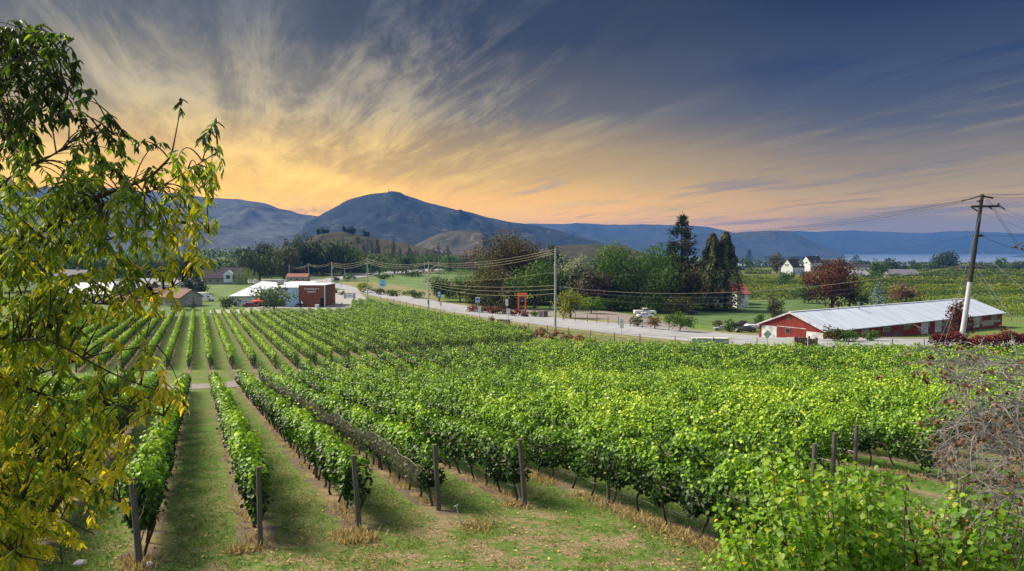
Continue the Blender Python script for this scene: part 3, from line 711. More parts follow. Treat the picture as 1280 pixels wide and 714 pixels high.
def crown_pts(kind, H, W, n, seed):
    r = np.random.default_rng(seed)
    def un(k): v = r.normal(size=(k, 3)); return v / np.linalg.norm(v, axis=1, keepdims=True)
    if kind in ('broad', 'bush', 'column', 'round'):
        lo = {'broad': 0.07, 'bush': 0.0, 'column': 0.04, 'round': 0.03}[kind]
        K = {'broad': 40, 'bush': 20, 'column': 18, 'round': 22}[kind]
        c = un(K) * (r.random((K, 1)) ** 0.45); rad = r.uniform(0.16, 0.30, K) * W * (0.85 if kind != 'column' else 1.1)
        cen = np.stack([c[:, 0] * W * 0.44, c[:, 1] * W * 0.44, H * (lo + (1 - lo) / 2) + c[:, 2] * H * (1 - lo) * 0.42], 1)
        rz = rad * min(1.0, 0.75 * H * (1 - lo) / W + 0.1)
        top = cen[:, 2] + rz; cen[:, 2] -= np.maximum(top - H, 0)
        cen[:, 2] = np.maximum(cen[:, 2], rz * 0.6 + lo * H * 0.6)
        w = rad ** 2; i = r.choice(K, n, p=w / w.sum())
        u = un(n); rr = r.random(n) ** 0.35 * (1 + 0.22 * (r.random(n) < 0.12))
        P = cen[i] + u * np.stack([rad[i], rad[i], rz[i]], 1) * rr[:, None]
        Nn = u + un(n) * 0.6 + np.array([0, 0, 0.4]); Dd = un(n) + np.array([0, 0, -0.4])
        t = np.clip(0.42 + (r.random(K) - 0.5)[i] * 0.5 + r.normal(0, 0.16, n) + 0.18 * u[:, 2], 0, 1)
        P[:, 2] = np.maximum(P[:, 2], 0.03)
        return P, Dd, Nn, t, cen, rad
    if kind in ('conifer', 'spruce'):
        nw = max(7, int(H / (0.055 * H + 0.35))); k = r.integers(0, nw, n * 2); k = k[r.random(len(k)) < (1 - k / nw) ** 0.7 + 0.06][:n]; n = len(k)
        t = (k + 0.5) / nw * 0.95 + 0.04
        Rm = W / 2 * np.minimum((1 - t) ** 0.72 * 1.35 + 0.02, 1.08) * (0.86 + 0.3 * r.random(nw)[k])
        nb = 9; bi = r.integers(0, nb, n); an = (bi + (k * 0.37)) * 2 * math.pi / nb + r.normal(0, 0.12, n)
        bl = (0.72 + 0.45 * r.random((nw, nb)))[k, bi]
        f = r.random(n) ** 0.6; rr = Rm * bl * f
        z = t * H - 0.18 * rr - 0.10 * rr * f + r.normal(0, 0.022 * H, n) * (1 - t * 0.6)
        P = np.stack([np.cos(an) * rr, np.sin(an) * rr, np.clip(z, 0.05, H)], 1)
        Dd = np.stack([np.cos(an), np.sin(an), np.full(n, -0.45)], 1) + un(n) * 0.4; Nn = un(n) * 0.5 + np.array([0, 0, 1.0]) + Dd * 0.3
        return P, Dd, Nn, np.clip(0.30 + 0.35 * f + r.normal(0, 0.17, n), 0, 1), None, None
    if kind == 'cedar':
        u = r.random(n) ** 0.75; t = u; an = r.random(n) * 6.283
        Rm = W / 2 * np.minimum((1 - t) ** 0.72 * 1.25, 1.0) * np.minimum(0.62 + t * 3.5, 1.0)
        lump = np.array([mnoise.noise(Vector((math.cos(a) * 2.1, math.sin(a) * 2.1, tt * 11.0 + seed))) for a, tt in zip(an, t)])
        rr = Rm * (0.80 + 0.42 * lump) * (r.random(n) ** 0.22)
        P = np.stack([np.cos(an) * rr, np.sin(an) * rr, np.clip(t * H - 0.12 * rr + r.normal(0, 0.01 * H, n), 0.05, H)], 1)
        Dd = np.stack([np.cos(an), np.sin(an), np.full(n, -0.7)], 1) + un(n) * 0.4
        return P, Dd, un(n) * 0.6 + np.stack([np.cos(an), np.sin(an), np.full(n, 0.6)], 1), np.clip(0.45 + 0.8 * lump + r.normal(0, 0.14, n), 0, 1), None, None
    if kind == 'pine':
        K = 150; tz = r.uniform(0.13, 0.99, K); an = r.random(K) * 6.283
        env = np.interp(tz, [0.1, 0.3, 0.5, 0.7, 0.88, 1.0], [0.30, 0.46, 0.50, 0.42, 0.24, 0.05]) * W * r.uniform(0.45, 1.1, K)
        i = r.integers(0, K, n); f = 0.35 + 0.65 * r.random(n) ** 0.7; rr = env[i] * f
        jit = 0.028 * W * (0.6 + f)
        P = np.stack([np.cos(an[i]) * rr, np.sin(an[i]) * rr, np.clip(tz[i] * H + 0.10 * rr * (f - 0.6) + 0.03 * W * np.sin(f * 9 + an[i]), 0.1, H)], 1) + r.normal(0, 1, (n, 3)) * jit[:, None] * np.array([1.3, 1.3, 0.7])
        cen = np.stack([np.cos(an) * env, np.sin(an) * env, tz * H], 1)[:12]; rad = np.ones(12)
        return P, un(n) + np.stack([np.cos(an[i]), np.sin(an[i]), np.full(n, 0.1)], 1), un(n) + np.array([0, 0, 0.6]), np.clip(0.45 + r.normal(0, 0.2, n) + 0.25 * (f - 0.6), 0, 1), cen, rad
    if kind == 'willow':
        ns = 90; an = r.random(ns) * 6.28; ra = np.sqrt(r.random(ns)) * W / 2; ztop = H * (0.98 - 0.42 * (ra / (W / 2)) ** 2.2)
        i = r.integers(0, ns, n); f = r.random(n); ln = (ztop * r.uniform(0.75, 1.0, ns))[i]
        out = ra[i] * (1 + 0.10 * f); P = np.stack([np.cos(an[i]) * out, np.sin(an[i]) * out, np.maximum(ztop[i] - ln * f, 0.1)], 1) + r.normal(0, W * 0.012, (n, 3))
        Dd = np.tile([0, 0, -1.0], (n, 1)) + un(n) * 0.25; Nn = np.stack([np.cos(an[i]), np.sin(an[i]), 0.4 + 0 * f], 1) + un(n) * 0.4
        return P, Dd, Nn, np.clip(0.35 + 0.35 * r.random(ns)[i] + r.normal(0, 0.12, n), 0, 1), None, None
TREE_N = [0]
def tree(px, yb, yt, w, kind, m, label=None, cat='tree', name=None, group=None, depth=None, bk=None, dens=1.0, lean=0.0, minleaf=0):
    TREE_N[0] += 1; seed = 100 + TREE_N[0]
    if depth is None: p = at(px, yb)
    else:
        q = pd(px, yb, depth); p = np.array([q[0], q[1], G(q[0], q[1])])
    Y = p[1]; H = pd(px, yt, Y)[2] - p[2]; W = w / F * Y; S = F / Y
    if kind == 'broad': H *= 1.06; W *= 1.10
    area = w * H * S; leafpx = 2.3 if area > 900 else 1.7
    if Y < 140: leafpx = 2.2
    leaf = leafpx / S; n = int(np.clip(dens * (4.0 if kind in ('conifer', 'spruce', 'pine', 'cedar') else 3.0) * area / (leafpx ** 2 * 0.6), 90, 16000))
    P, D, Nn, t, cen, rad = crown_pts(kind, H, W, n, seed)
    if lean: P[:, 0] += lean * P[:, 2]
    n = len(P); sz = leaf * (0.7 + 0.7 * rng.random(n))
    nm = name or {'conifer': 'conifer_tree', 'cedar': 'conifer_tree', 'spruce': 'spruce_tree', 'pine': 'pine_tree', 'willow': 'willow_tree', 'bush': 'bush', 'column': 'columnar_tree', 'round': 'bush', 'broad': 'broadleaf_tree'}[kind]
    root = empty(nm, p, 0, label, cat, group)
    c = leaves(P, D, Nn, sz, sz * (0.45 if kind in ('willow',) else 0.62 if kind in ('conifer', 'spruce', 'pine', 'cedar') else 0.8), 'rhomb', t)
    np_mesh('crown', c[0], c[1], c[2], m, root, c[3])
    if kind not in ('bush',) or True:
        mb = MB(); r0 = max(0.03 * H, 0.06) * (0.8 if kind in ('conifer', 'spruce', 'pine', 'cedar') else 1.0)
        if kind in ('bush', 'round'): 
            rr = random.Random(seed)
            for _ in range(4): mb.tube([(0, 0, -0.2), (rr.uniform(-.2, .2) * W, rr.uniform(-.2, .2) * W, H * 0.6)], [r0 * 0.5, r0 * 0.2], 5)
        else:
            tophs = 0.96 if kind in ('conifer', 'spruce', 'pine', 'cedar') else 0.62
            mb.tube([(0, 0, -0.3), (lean * H * .1, 0, H * 0.08), (lean * H * .3 + 0.01 * H, 0.01 * H, H * 0.32), (lean * H * tophs, 0, H * tophs)], [r0 * 1.3, r0, r0 * 0.75, r0 * 0.15], 7)
            if cen is not None:
                o_ = np.argsort(-rad)[:12]
                for q in cen[o_]:
                    z0 = min(H * 0.55, q[2] * 0.6); mb.tube([(lean * z0, 0, z0), (q[0] * 0.55 + lean * q[2], q[1] * 0.55, (z0 + q[2]) / 2), (q[0] + lean * q[2], q[1], q[2])], [r0 * 0.5, r0 * 0.3, r0 * 0.1], 5)
        mb.build('trunk', bk or bark, root)
    return root

# the row of parkland trees behind the road
tree(838, 386, 303, 26, 'pine', t_needle, 'thin dark pine crowded against the tallest pine, behind the white pickup')
tree(851, 386, 270, 46, 'pine', t_needle, 'tallest pine with open dark crown, left of the dense twin-topped conifers', dens=1.0)
tree(852, 388, 322, 44, 'broad', t_brown, 'dusky brown leafy tree under the tallest pine')
tree(890, 388, 291, 58, 'cedar', t_cedar, 'dense bronze-green conifer, left half of the twin-topped pair', dens=1.5)
tree(906, 388, 289, 54, 'cedar', t_cedar, 'dense bronze-green conifer, right half of the twin-topped pair', dens=1.5)
tree(640, 379, 289, 82, 'broad', t_brown, 'huge brown-leaved spreading tree behind the orange gate', dens=1.15)
tree(603, 381, 332, 36, 'broad', t_mid, 'green tree at the left foot of the huge brown tree')
tree(613, 384, 334, 50, 'broad', t_olive, 'olive tree in front of the huge brown tree')
tree(637, 386, 342, 28, 'conifer', t_brown, 'rusty narrow conifer behind the orange gate')
tree(668, 386, 327, 60, 'broad', t_mid, 'full green tree right behind the orange gate')
tree(700, 385, 331, 50, 'broad', t_mid, 'green tree just right of the tall grey roadside pole')
tree(690, 383, 305, 30, 'broad', t_dark, 'dark tree rising behind the tall grey roadside pole')
tree(718, 386, 322, 46, 'broad', t_silver, 'silvery grey-leaved tree among the green ones')
tree(745, 387, 334, 44, 'broad', t_mauve, 'purplish brown tree next to the silvery tree')
tree(768, 386, 330, 50, 'broad', t_dark, 'dark shaded tree between the silvery and the largest green tree')
tree(795, 388, 301, 96, 'broad', t_mid, 'largest green spreading tree behind the white pickup', dens=1.25)
tree(765, 320, 306, 40, 'broad', t_olive, 'low olive tree on the tan hill crest', depth=600)
tree(831, 384, 351, 30, 'broad', t_yellow, 'yellow-green tree above the parked white pickup')
tree(763, 389, 372, 24, 'bush', t_dark, 'dark rounded bush left of the parked pickup', 'bush')
tree(785, 389, 368, 40, 'broad', t_mid, 'low green tree shading the parked pickup from behind')
tree(822, 391, 367, 36, 'broad', t_mid, 'low green fruit tree right above the parked cars')
tree(852, 393, 369, 46, 'broad', t_olive, 'broad low fruit tree at the edge of the lawn')
tree(713, 398, 362, 42, 'broad', t_yellow, 'small yellow-green tree with a forked trunk beside the tall grey pole')
tree(739, 392, 369, 34, 'broad', t_bright, 'small bright green tree right of the yellow-green one')
tree(850, 414, 390, 34, 'broad', t_mid, 'little round fruit tree standing by the far fence')
tree(795, 408, 395, 17, 'broad', t_olive, 'sapling in front of the parked pickup, nearest the white car')
tree(818, 411, 396, 19, 'broad', t_tan, 'thin brownish sapling in the verge before the fence')
tree(966, 399, 370, 28, 'bush', t_olive, 'tall olive bush at the left back corner of the red barn', 'bush')
tree(950, 408, 392, 16, 'bush', t_bright, 'light green shrub touching the left end of the barn', 'bush')
tree(912, 415, 397, 16, 'bush', t_mid, 'upright green shrub between the silver car and the trailer', 'bush')
tree(897, 411, 399, 14, 'bush', t_olive, 'scrubby bush left of the silver car', 'bush')
tree(1005, 379, 356, 34, 'broad', t_mid, 'leaning orchard tree alone on the lawn behind the barn', lean=0.25)
tree(1040, 386, 326, 60, 'broad', t_red, 'russet red maple behind the ridge of the long barn', dens=1.3)
tree(1062, 386, 350, 22, 'broad', t_olive, 'olive tree tucked right of the russet maple')
tree(1076, 385, 364, 24, 'bush', t_mid, 'green bush between russet maple and blue spruce', 'bush')
tree(1098, 383, 351, 22, 'spruce', t_blue, 'small blue spruce behind the barn roof')
tree(1130, 384, 352, 48, 'round', t_tan, 'rounded tan-brown bush behind the barn roof', 'bush')
tree(1199, 416, 374, 32, 'broad', t_red, 'half red half green shrub tree behind the leaning pole', 'small tree', depth=118)
tree(1043, 424, 406, 26, 'bush', t_olive, 'rambling bush at the right front corner of the barn gable', 'bush', depth=120)
tree(1063, 424, 410, 30, 'bush', t_mid, 'green bush along the barn wall next to the gable corner bush', 'bush', depth=120)
tree(1090, 424, 413, 26, 'bush', t_mid, 'low green bush in front of the middle of the barn wall', 'bush', depth=121)
# red and green hedge clumps by the orange gate, pink plume grass by the near fence
for i, (px, yb, yt, w, m) in enumerate([(590, 390, 381, 18, t_crim), (602, 391, 381, 20, t_red), (615, 392, 382, 20, t_crim), (629, 393, 383, 20, t_red), (643, 395, 385, 20, t_crim), (656, 396, 388, 14, t_red), (668, 396, 388, 18, t_mid)]):
    tree(px, yb, yt, w, 'bush', m, ['deep red shrub farthest from the orange gate', 'brick red shrub second from the far hedge end', 'crimson shrub in the middle of the roadside hedge', 'brick red shrub behind the white square sign', 'crimson shrub under the orange gate', 'small russet shrub ending the red hedge', 'low green shrub where the red hedge stops'][i], 'shrub', 'shrub', 'red roadside hedge shrubs')
for i, (px, yb, yt, w, m) in enumerate([(614, 402, 395, 9, t_pink), (655, 415, 407, 14, t_tan), (676, 421, 409, 18, t_pink), (692, 425, 412, 18, t_pink), (708, 427, 414, 18, t_tan), (724, 429, 417, 18, t_pink), (741, 430, 420, 16, t_tan), (936, 436, 428, 12, t_yellow)]):
    tree(px, yb, yt, w, 'bush', m, ['small pink plume tuft left of the fruit stand', 'tan plume tuft between stand and tall grey pole', 'pink plume clump left of the tall grey pole', 'pink plume clump touching the tall grey pole', 'tan plume clump just right of the tall grey pole', 'pink plume clump second right of the tall grey pole', 'tan plume clump at the right end of the plumes', 'yellow flowering clump near the diamond sign'][i], 'plume grass', 'plume_grass', 'plume grass clumps along the near fence', dens=1.2)
# winery surroundings and the town
tree(343, 387, 356, 50, 'broad', t_mid, 'spreading green tree in front of the white building', dens=0.8)
tree(287, 386, 370, 27, 'round', t_dark, 'dark clipped round bush left of the white building', 'bush')
tree(308, 356, 332, 29, 'willow', t_willow, 'pale weeping willow behind the white building')
tree(417, 368, 360, 10, 'bush', t_mid, 'green shrub on the island beside the wooden wall', 'bush')
tree(428, 369, 363, 9, 'bush', t_olive, 'small olive shrub near the entrance sign', 'bush')
TOWN = [
 (325, 351, 313, 50, 'broad', t_dark, 'dark tree directly behind the willow'), (307, 346, 304, 22, 'broad', t_dark, 'tall dark tree left of the grove, over the willow'),
 (332, 345, 303, 34, 'broad', t_dark, 'dark grove tree second from the left'), (355, 349, 308, 36, 'broad', t_olive, 'olive-dark grove tree in front'),
 (358, 344, 297, 20, 'conifer', t_needle, 'pointed conifer in the middle of the dark grove'), (381, 344, 291, 44, 'broad', t_dark, 'highest dark grove tree'),
 (404, 344, 297, 46, 'broad', t_dark, 'wide dark grove tree right of the highest one'), (428, 343, 302, 38, 'broad', t_dark, 'dark grove tree at its right shoulder'),
 (441, 341, 312, 34, 'broad', t_mid, 'green tree at the right end of the dark grove'), (373, 349, 333, 24, 'bush', t_mauve, 'purplish bush below the dark grove'),
 (240, 369, 340, 28, 'broad', t_dark, 'dark tree beside the white box truck'), (230, 352, 318, 36, 'broad', t_dark, 'tall dark tree over the far roofs'),
 (253, 368, 352, 18, 'round', t_dark, 'dark round bush by the side street'), (242, 388, 372, 7, 'conifer', t_needle, 'slim conifer at the bungalow corner'),
 (205, 350, 325, 30, 'broad', t_dark, 'dark tree behind the grey low house'), (185, 352, 322, 34, 'broad', t_dark, 'dark tree left of the grey low house'),
 (160, 355, 316, 40, 'broad', t_mid, 'green tree standing behind the weathered shed'), (128, 358, 318, 44, 'broad', t_dark, 'dark tree left of the weathered shed'),
 (92, 360, 314, 50, 'broad', t_mid, 'green town tree behind the grey roof'), (52, 362, 312, 54, 'broad', t_dark, 'dark town tree near the left edge'),
 (15, 364, 308, 56, 'broad', t_mid, 'leafy town tree at the left edge'), (-30, 366, 306, 60, 'broad', t_dark, 'dark town tree beyond the left edge'),
 (285, 350, 332, 24, 'broad', t_dark, 'dark garden tree right of the dark-roofed house'), (268, 352, 341, 16, 'bush', t_dark, 'dark garden hedge bush under the dark-roofed house'),
 (262, 350, 338, 20, 'broad', t_dark, 'small dark tree in front of the dark-roofed house'), (245, 352, 337, 18, 'broad', t_dark, 'dark tree left of the dark-roofed house'),
 (549, 377, 341, 30, 'broad', t_dark, 'dark green tree next to the curved street lamp'), (575, 378, 345, 36, 'broad', t_mid, 'green tree between street lamp and huge brown tree'),
 (590, 381, 352, 30, 'broad', t_olive, 'olive tree left of the blue road sign trees'), (562, 373, 356, 22, 'bush', t_dark, 'dark thicket behind the blue information sign'),
 (465, 344, 322, 40, 'broad', t_mid, 'green tree right behind the second pole'), (493, 342, 321, 36, 'broad', t_mid, 'green tree on the slope above the hay field'),
 (508, 344, 317, 22, 'broad', t_dark, 'very dark tree above the hay field'), (530, 341, 319, 36, 'broad', t_mid, 'green tree behind the twin poles'),
 (563, 339, 318, 30, 'broad', t_bright, 'light green tree on the slope right of the twin poles'), (580, 337, 314, 22, 'round', t_mauve, 'dark purple round tree on the slope'),
 (597, 338, 312, 34, 'broad', t_tan, 'tawny tree left of the huge brown one'), (612, 340, 318, 30, 'broad', t_mid, 'green tree peeping left of the brown crown'),
 (448, 333, 314, 30, 'broad', t_dark, 'dark tree on the foot of the brown hill'), (478, 336, 318, 30, 'broad', t_olive, 'olive tree on the foot of the brown hill'),
 (545, 332, 315, 26, 'broad', t_olive, 'olive tree under the rock dome'), (480, 349, 341, 30, 'bush', t_mid, 'bush hedge clump on the far side road'), (515, 346, 338, 28, 'bush', t_dark, 'dark bush clump by the far side road'),
 (436, 351, 343, 18, 'bush', t_mid, 'bush on the corner of the two side roads'), (420, 352, 345, 10, 'bush', t_dark, 'small bush beside the first pole'), (455, 366, 352, 20, 'bush', t_yellow, 'yellowish bush beside the road near the second pole'),
 (475, 368, 359, 24, 'bush', t_olive, 'scrub below the light blue billboard'), (495, 370, 361, 30, 'bush', t_mid, 'green scrub right of the light blue billboard'), (520, 373, 362, 26, 'bush', t_mid, 'green scrub left of the curved street lamp'),
]
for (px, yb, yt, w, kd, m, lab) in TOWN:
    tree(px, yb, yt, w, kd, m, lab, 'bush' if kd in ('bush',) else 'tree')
rs = random.Random(4)
for i in range(46):      # conifers dotted over the slopes
    px = rs.uniform(452, 655); u = (px - 452) / 203
    yb = rs.uniform(308, 326) if i % 2 else rs.uniform(318, 332)
    h = rs.uniform(8, 17); dp = rs.uniform(560, 830)
    tree(px, yb, max(yb - h, 298) if px < 600 else yb - h, rs.uniform(5, 9), 'conifer', t_needle, 'dark conifer standing on the slopes below the mountain', 'conifer', group='conifers on the slopes', depth=dp, dens=0.8)
for i, px in enumerate([404, 410, 430, 441, 398, 455, 436, 460]):
    yb = np.interp(px, [402, 422, 447, 462], [295, 292.5, 295, 299]); p = pd(px, yb, 905)
    t = tree(px, yb, yb - rs.uniform(3, 6), rs.uniform(5, 9), 'broad', t_dark, 'small dark tree on the brown hill crest', 'tree', group='trees on the brown hill crest', depth=905, dens=1)
    t.location = tuple(p - np.array([0, 0, 1.5]))
    for c in t.children: c.scale = (1, 1, 0.35)
# plateau trees toward the lake
for (px, yb, yt, w, kd, m, lab) in [
 (971, 342, 316, 20, 'broad', t_brown, 'dark russet tree left of the white houses'), (981, 356, 338, 24, 'round', t_mid, 'round grey-green tree in front of the white houses'),
 (991, 334, 321, 12, 'broad', t_dark, 'dark tree behind the first white house'), (936, 331, 312, 9, 'pine', t_needle, 'spindly lakeshore pine near the little white building'), (930, 331, 322, 9, 'broad', t_dark, 'small lakeshore tree left of the spindly pine'),
 (957, 329, 322, 6, 'conifer', t_needle, 'tiny lakeshore conifer left of the russet tree'), (1034, 338, 322, 22, 'broad', t_olive, 'olive-yellow tree right of the white houses'), (1022, 342, 331, 16, 'broad', t_dark, 'dark tree against the second white house'),
 (1053, 336, 322, 14, 'broad', t_dark, 'dark tree right of the russet maple top'), (1070, 334, 318, 18, 'conifer', t_needle, 'dark fir by the long white bungalow'), (1083, 334, 326, 16, 'broad', t_dark, 'dark tree behind the long white bungalow'),
 (1094, 343, 322, 12, 'column', t_dark, 'tall dark tree right of the long white bungalow'), (1101, 347, 327, 24, 'broad', t_mid, 'green tree beside the grey shed roof'), (1114, 341, 323, 18, 'broad', t_dark, 'round dark tree over the grey shed roof'),
 (1141, 338, 324, 12, 'conifer', t_needle, 'dark fir right of the grey shed roof'), (1152, 338, 329, 14, 'broad', t_mid, 'small green tree near the fir'), (1165, 340, 327, 18, 'broad', t_dark, 'dark tree at the left foot of the big round trees'),
 (1176, 336, 316, 24, 'broad', t_dark, 'left one of the big round dark trees by the lake'), (1187, 336, 314, 24, 'broad', t_dark, 'right one of the big round dark trees by the lake'), (1250, 336, 322, 14, 'broad', t_mid, 'lone green tree right of the leaning pole'),
 (1008, 348, 338, 20, 'bush', t_dark, 'dark hedge below the first white house'), (1027, 350, 341, 24, 'bush', t_mid, 'hedge below the second white house'), (1128, 341, 331, 14, 'broad', t_dark, 'dark tree touching the grey shed roof'), (1220, 337, 328, 20, 'broad', t_dark, 'low dark tree behind the leaning pole'),
 (1278, 340, 326, 30, 'broad', t_dark, 'dark tree at the right edge by the lake')]:
    tree(px, yb, yt, w, kd, m, lab, 'bush' if kd == 'bush' else 'tree')

# orchard rows on the plateau: hedges of leaves
def hedge(name, p0, p1, h, w, m, label, cat, group=None, leaf=0.5, den=40, bot=0.2, n_cap=9000, zoff=0, kind=None):
    p0 = np.array(p0[:2]); p1 = np.array(p1[:2]); L = np.linalg.norm(p1 - p0); d = (p1 - p0) / L; nn = np.array([-d[1], d[0]])
    n = int(min(n_cap, den * L)); s = rng.random(n) * L; sd0 = random.random() * 50
    th = rng.random(n) * 6.283; rr = rng.random(n) ** 0.3
    hh = h * (1 + 0.18 * vnoise(s, sd0, 0.35) + 0.14 * vnoise(s, sd0 + 3, 1.1))
    cz = np.sin(th) * rr; lat = np.cos(th) * rr * w / 2 * (1 + 0.25 * vnoise(s, sd0 + 7, 0.5))
    z = bot + (hh - bot) * (0.5 + 0.5 * np.sign(cz) * np.abs(cz) ** 0.6)
    xy = p0 + d * s[:, None] + nn * lat[:, None]; P = np.c_[xy, G(xy[:, 0], xy[:, 1]) + z + zoff]
    o0 = np.array([p0[0], p0[1], G(*p0)])
    Nn = np.c_[nn[0] * np.cos(th), nn[1] * np.cos(th), np.sin(th) + 0.3] + unit(n) * 0.6; D = unit(n) + np.array([0, 0, -0.4])
    sz = leaf * (0.7 + 0.6 * rng.random(n)); c = leaves(P - o0, D, Nn, sz, sz * 0.8, 'rhomb', np.clip(0.4 + 0.25 * cz + rng.normal(0, 0.18, n) + 0.2 * vnoise(s, sd0 + 11, 0.12), 0, 1))
    o = np_mesh(name, c[0], c[1], c[2], m, None, c[3], loc=o0); return tag(o, label, cat, group, kind)
oi = 0
for Y, x0, x1, h in [(196, 1150, 1420, 2.6), (204, 1140, 1420, 2.6), (213, 1130, 1420, 2.6), (223, 1110, 1400, 2.6), (234, 1105, 1390, 2.7), (246, 1080, 1390, 2.8), (262, 930, 1020, 2.4), (276, 928, 1385, 2.5), (292, 926, 1380, 2.6), (310, 925, 1380, 2.6), (332, 925, 1375, 2.6), (356, 925, 1370, 2.8), (384, 925, 1370, 3.0), (416, 925, 1365, 3.2), (455, 925, 970, 3.2), (455, 1040, 1365, 3.4), (505, 1045, 1360, 3.6), (570, 930, 965, 3.6), (570, 1060, 1360, 3.6), (650, 1110, 1360, 4.0), (760, 1140, 1355, 4.0)]:
    oi += 1; tilt = 0.06
    a = ((x0 - 640) / 900 * Y, Y); bq = ((x1 - 640) / 900 * Y, Y + ((x1 - x0) / 900 * Y) * tilt)
    hedge('orchard_row', a, bq, h, 2.2, t_orch if oi % 4 else t_mid, 'leafy orchard row on the plateau, %s beyond the barn' % ordw(oi), 'orchard row', 'orchard rows on the plateau', 0.34 * Y / 250 + 0.12, 34, 0.2, 9000)
hedge('crimson_hedge', (56.5, 96.5), (100, 97.5), 3.5, 1.7, t_crim, 'crimson-leaved hedge running right beneath the leaning pole', 'hedge', None, 0.24, 620, 0.2, 26000)
hedge('clipped_hedge', at(214, 389), at(241, 389), 1.6, 1.5, t_dark, 'clipped green hedge in front of the bungalow', 'hedge', None, 0.35, 60)
for k_, (a_, b_, yy) in enumerate([(545, 620, 343), (548, 624, 340), (552, 628, 337)]):
    hedge('small_vineyard_row', at(a_, yy), at(b_, yy), 2.0, 1.6, t_bright, ['front', 'middle', 'rear'][k_] + ' row of the little sloping vineyard left of the huge brown tree', 'vine row', 'little sloping vineyard rows', 0.6, 16)
hedge('conifer_hedge', at(186, 346), at(236, 345), 9, 5, t_needle, 'tall dark conifer hedge behind the grey low house', 'hedge', None, 1.0, 40)
# shore trees on the spit
for i in range(9):
    px = 958 + i * 6.6 + rs.uniform(-2, 2); p = pd(px, 323.2, 3580)
    t = tree(px, 325, 318, 9, 'round', t_needle, 'dark tree on the low spit in the lake', 'tree', 'shore_tree', 'trees on the spit', depth=3580, dens=1)
    t.location = (p[0], p[1], LZ)
    for c in t.children: c.scale = (1, 1, 20 / 60.0)

# wooded masses behind the single trees
def wood(a, ya, b_, yb_, h, w, m, leaf, den):
    hedge('wood', at(a, ya), at(b_, yb_), h, w, m, None, None, None, leaf, den, 0.1, 14000, kind='stuff')
wood(300, 345, 460, 340, 12, 22, t_dark, 1.3, 60)
wood(340, 341, 450, 338, 17, 16, t_dark, 1.3, 70)
hedge('wood', pd(400, 306, 860), pd(560, 318, 800), 7, 26, t_needle, None, None, None, 2.2, 14, 0.1, 14000, kind='stuff', zoff=3)
wood(440, 336, 640, 334, 11, 34, t_dark, 1.8, 34)
wood(585, 379, 700, 382, 6.5, 9, t_dark, 0.7, 90)
wood(690, 382, 880, 383, 7.5, 11, t_dark, 0.7, 95)
wood(670, 371, 900, 370, 11, 14, t_olive, 1.0, 60)
wood(-180, 349, 300, 346, 10, 25, t_dark, 1.5, 34)
wood(-200, 338, 330, 336, 14, 40, t_mid, 2.0, 26)
wood(640, 340, 930, 337, 10, 60, t_dark, 2.2, 26)
wood(925, 334, 1400, 335, 6, 30, t_dark, 1.8, 14)
# ------------------------------------------------------------------ buildings
white_wall = mat('white_siding', (0.62, 0.66, 0.72), 0.7, 0.08, 2.0, 0.1)
white_roof = mat('white_metal_roof', (0.66, 0.69, 0.76), 0.45, 0.10, 0.6, 0.0, stretch=(1, 1, 1))
brown_wood = mat('brown_wood_cladding', (0.23, 0.075, 0.040), 0.75, 0.35, 1.2, 0.3, stretch=(0.6, 0.6, 9))
dark_open = mat('dark_interior', (0.012, 0.012, 0.014), 0.8, 0.2)
glass = mat('window_glass', (0.03, 0.04, 0.05), 0.12, 0.3, spec=0.6)
trim_w = mat('white_trim', (0.7, 0.71, 0.72), 0.6, 0.05)
dark_roof = mat('dark_shingles', (0.035, 0.032, 0.040), 0.9, 0.35, 2.0, 0.3)
red_roof = mat('faded_red_roof', (0.20, 0.055, 0.055), 0.85, 0.3, 1.0, 0.2)
brown_roof = mat('brown_shingles', (0.17, 0.105, 0.085), 0.9, 0.3, 1.5, 0.2)
grey_roof = mat('grey_roof', (0.24, 0.25, 0.29), 0.8, 0.25, 0.8, 0.1)
grey_wall = mat('grey_stucco', (0.27, 0.26, 0.24), 0.9, 0.15, 1.0)
tan_wall = mat('tan_stucco', (0.34, 0.29, 0.22), 0.9, 0.15, 1.0)
red_barn = mat('red_barn_paint', (0.27, 0.034, 0.026), 0.85, 0.40, 0.8, 0.4, col2=(0.12, 0.022, 0.018), stretch=(5, 5, 0.6))
worn_white = mat('flaking_white_paint', (0.62, 0.64, 0.66), 0.8, 0.3, 1.1, 0.2, col2=(0.22, 0.23, 0.24))
greymetal = mat('grey_metal', (0.30, 0.31, 0.33), 0.5, 0.15, metal=0.5)
black = mat('black_rubber', (0.012, 0.012, 0.013), 0.7, 0.1)

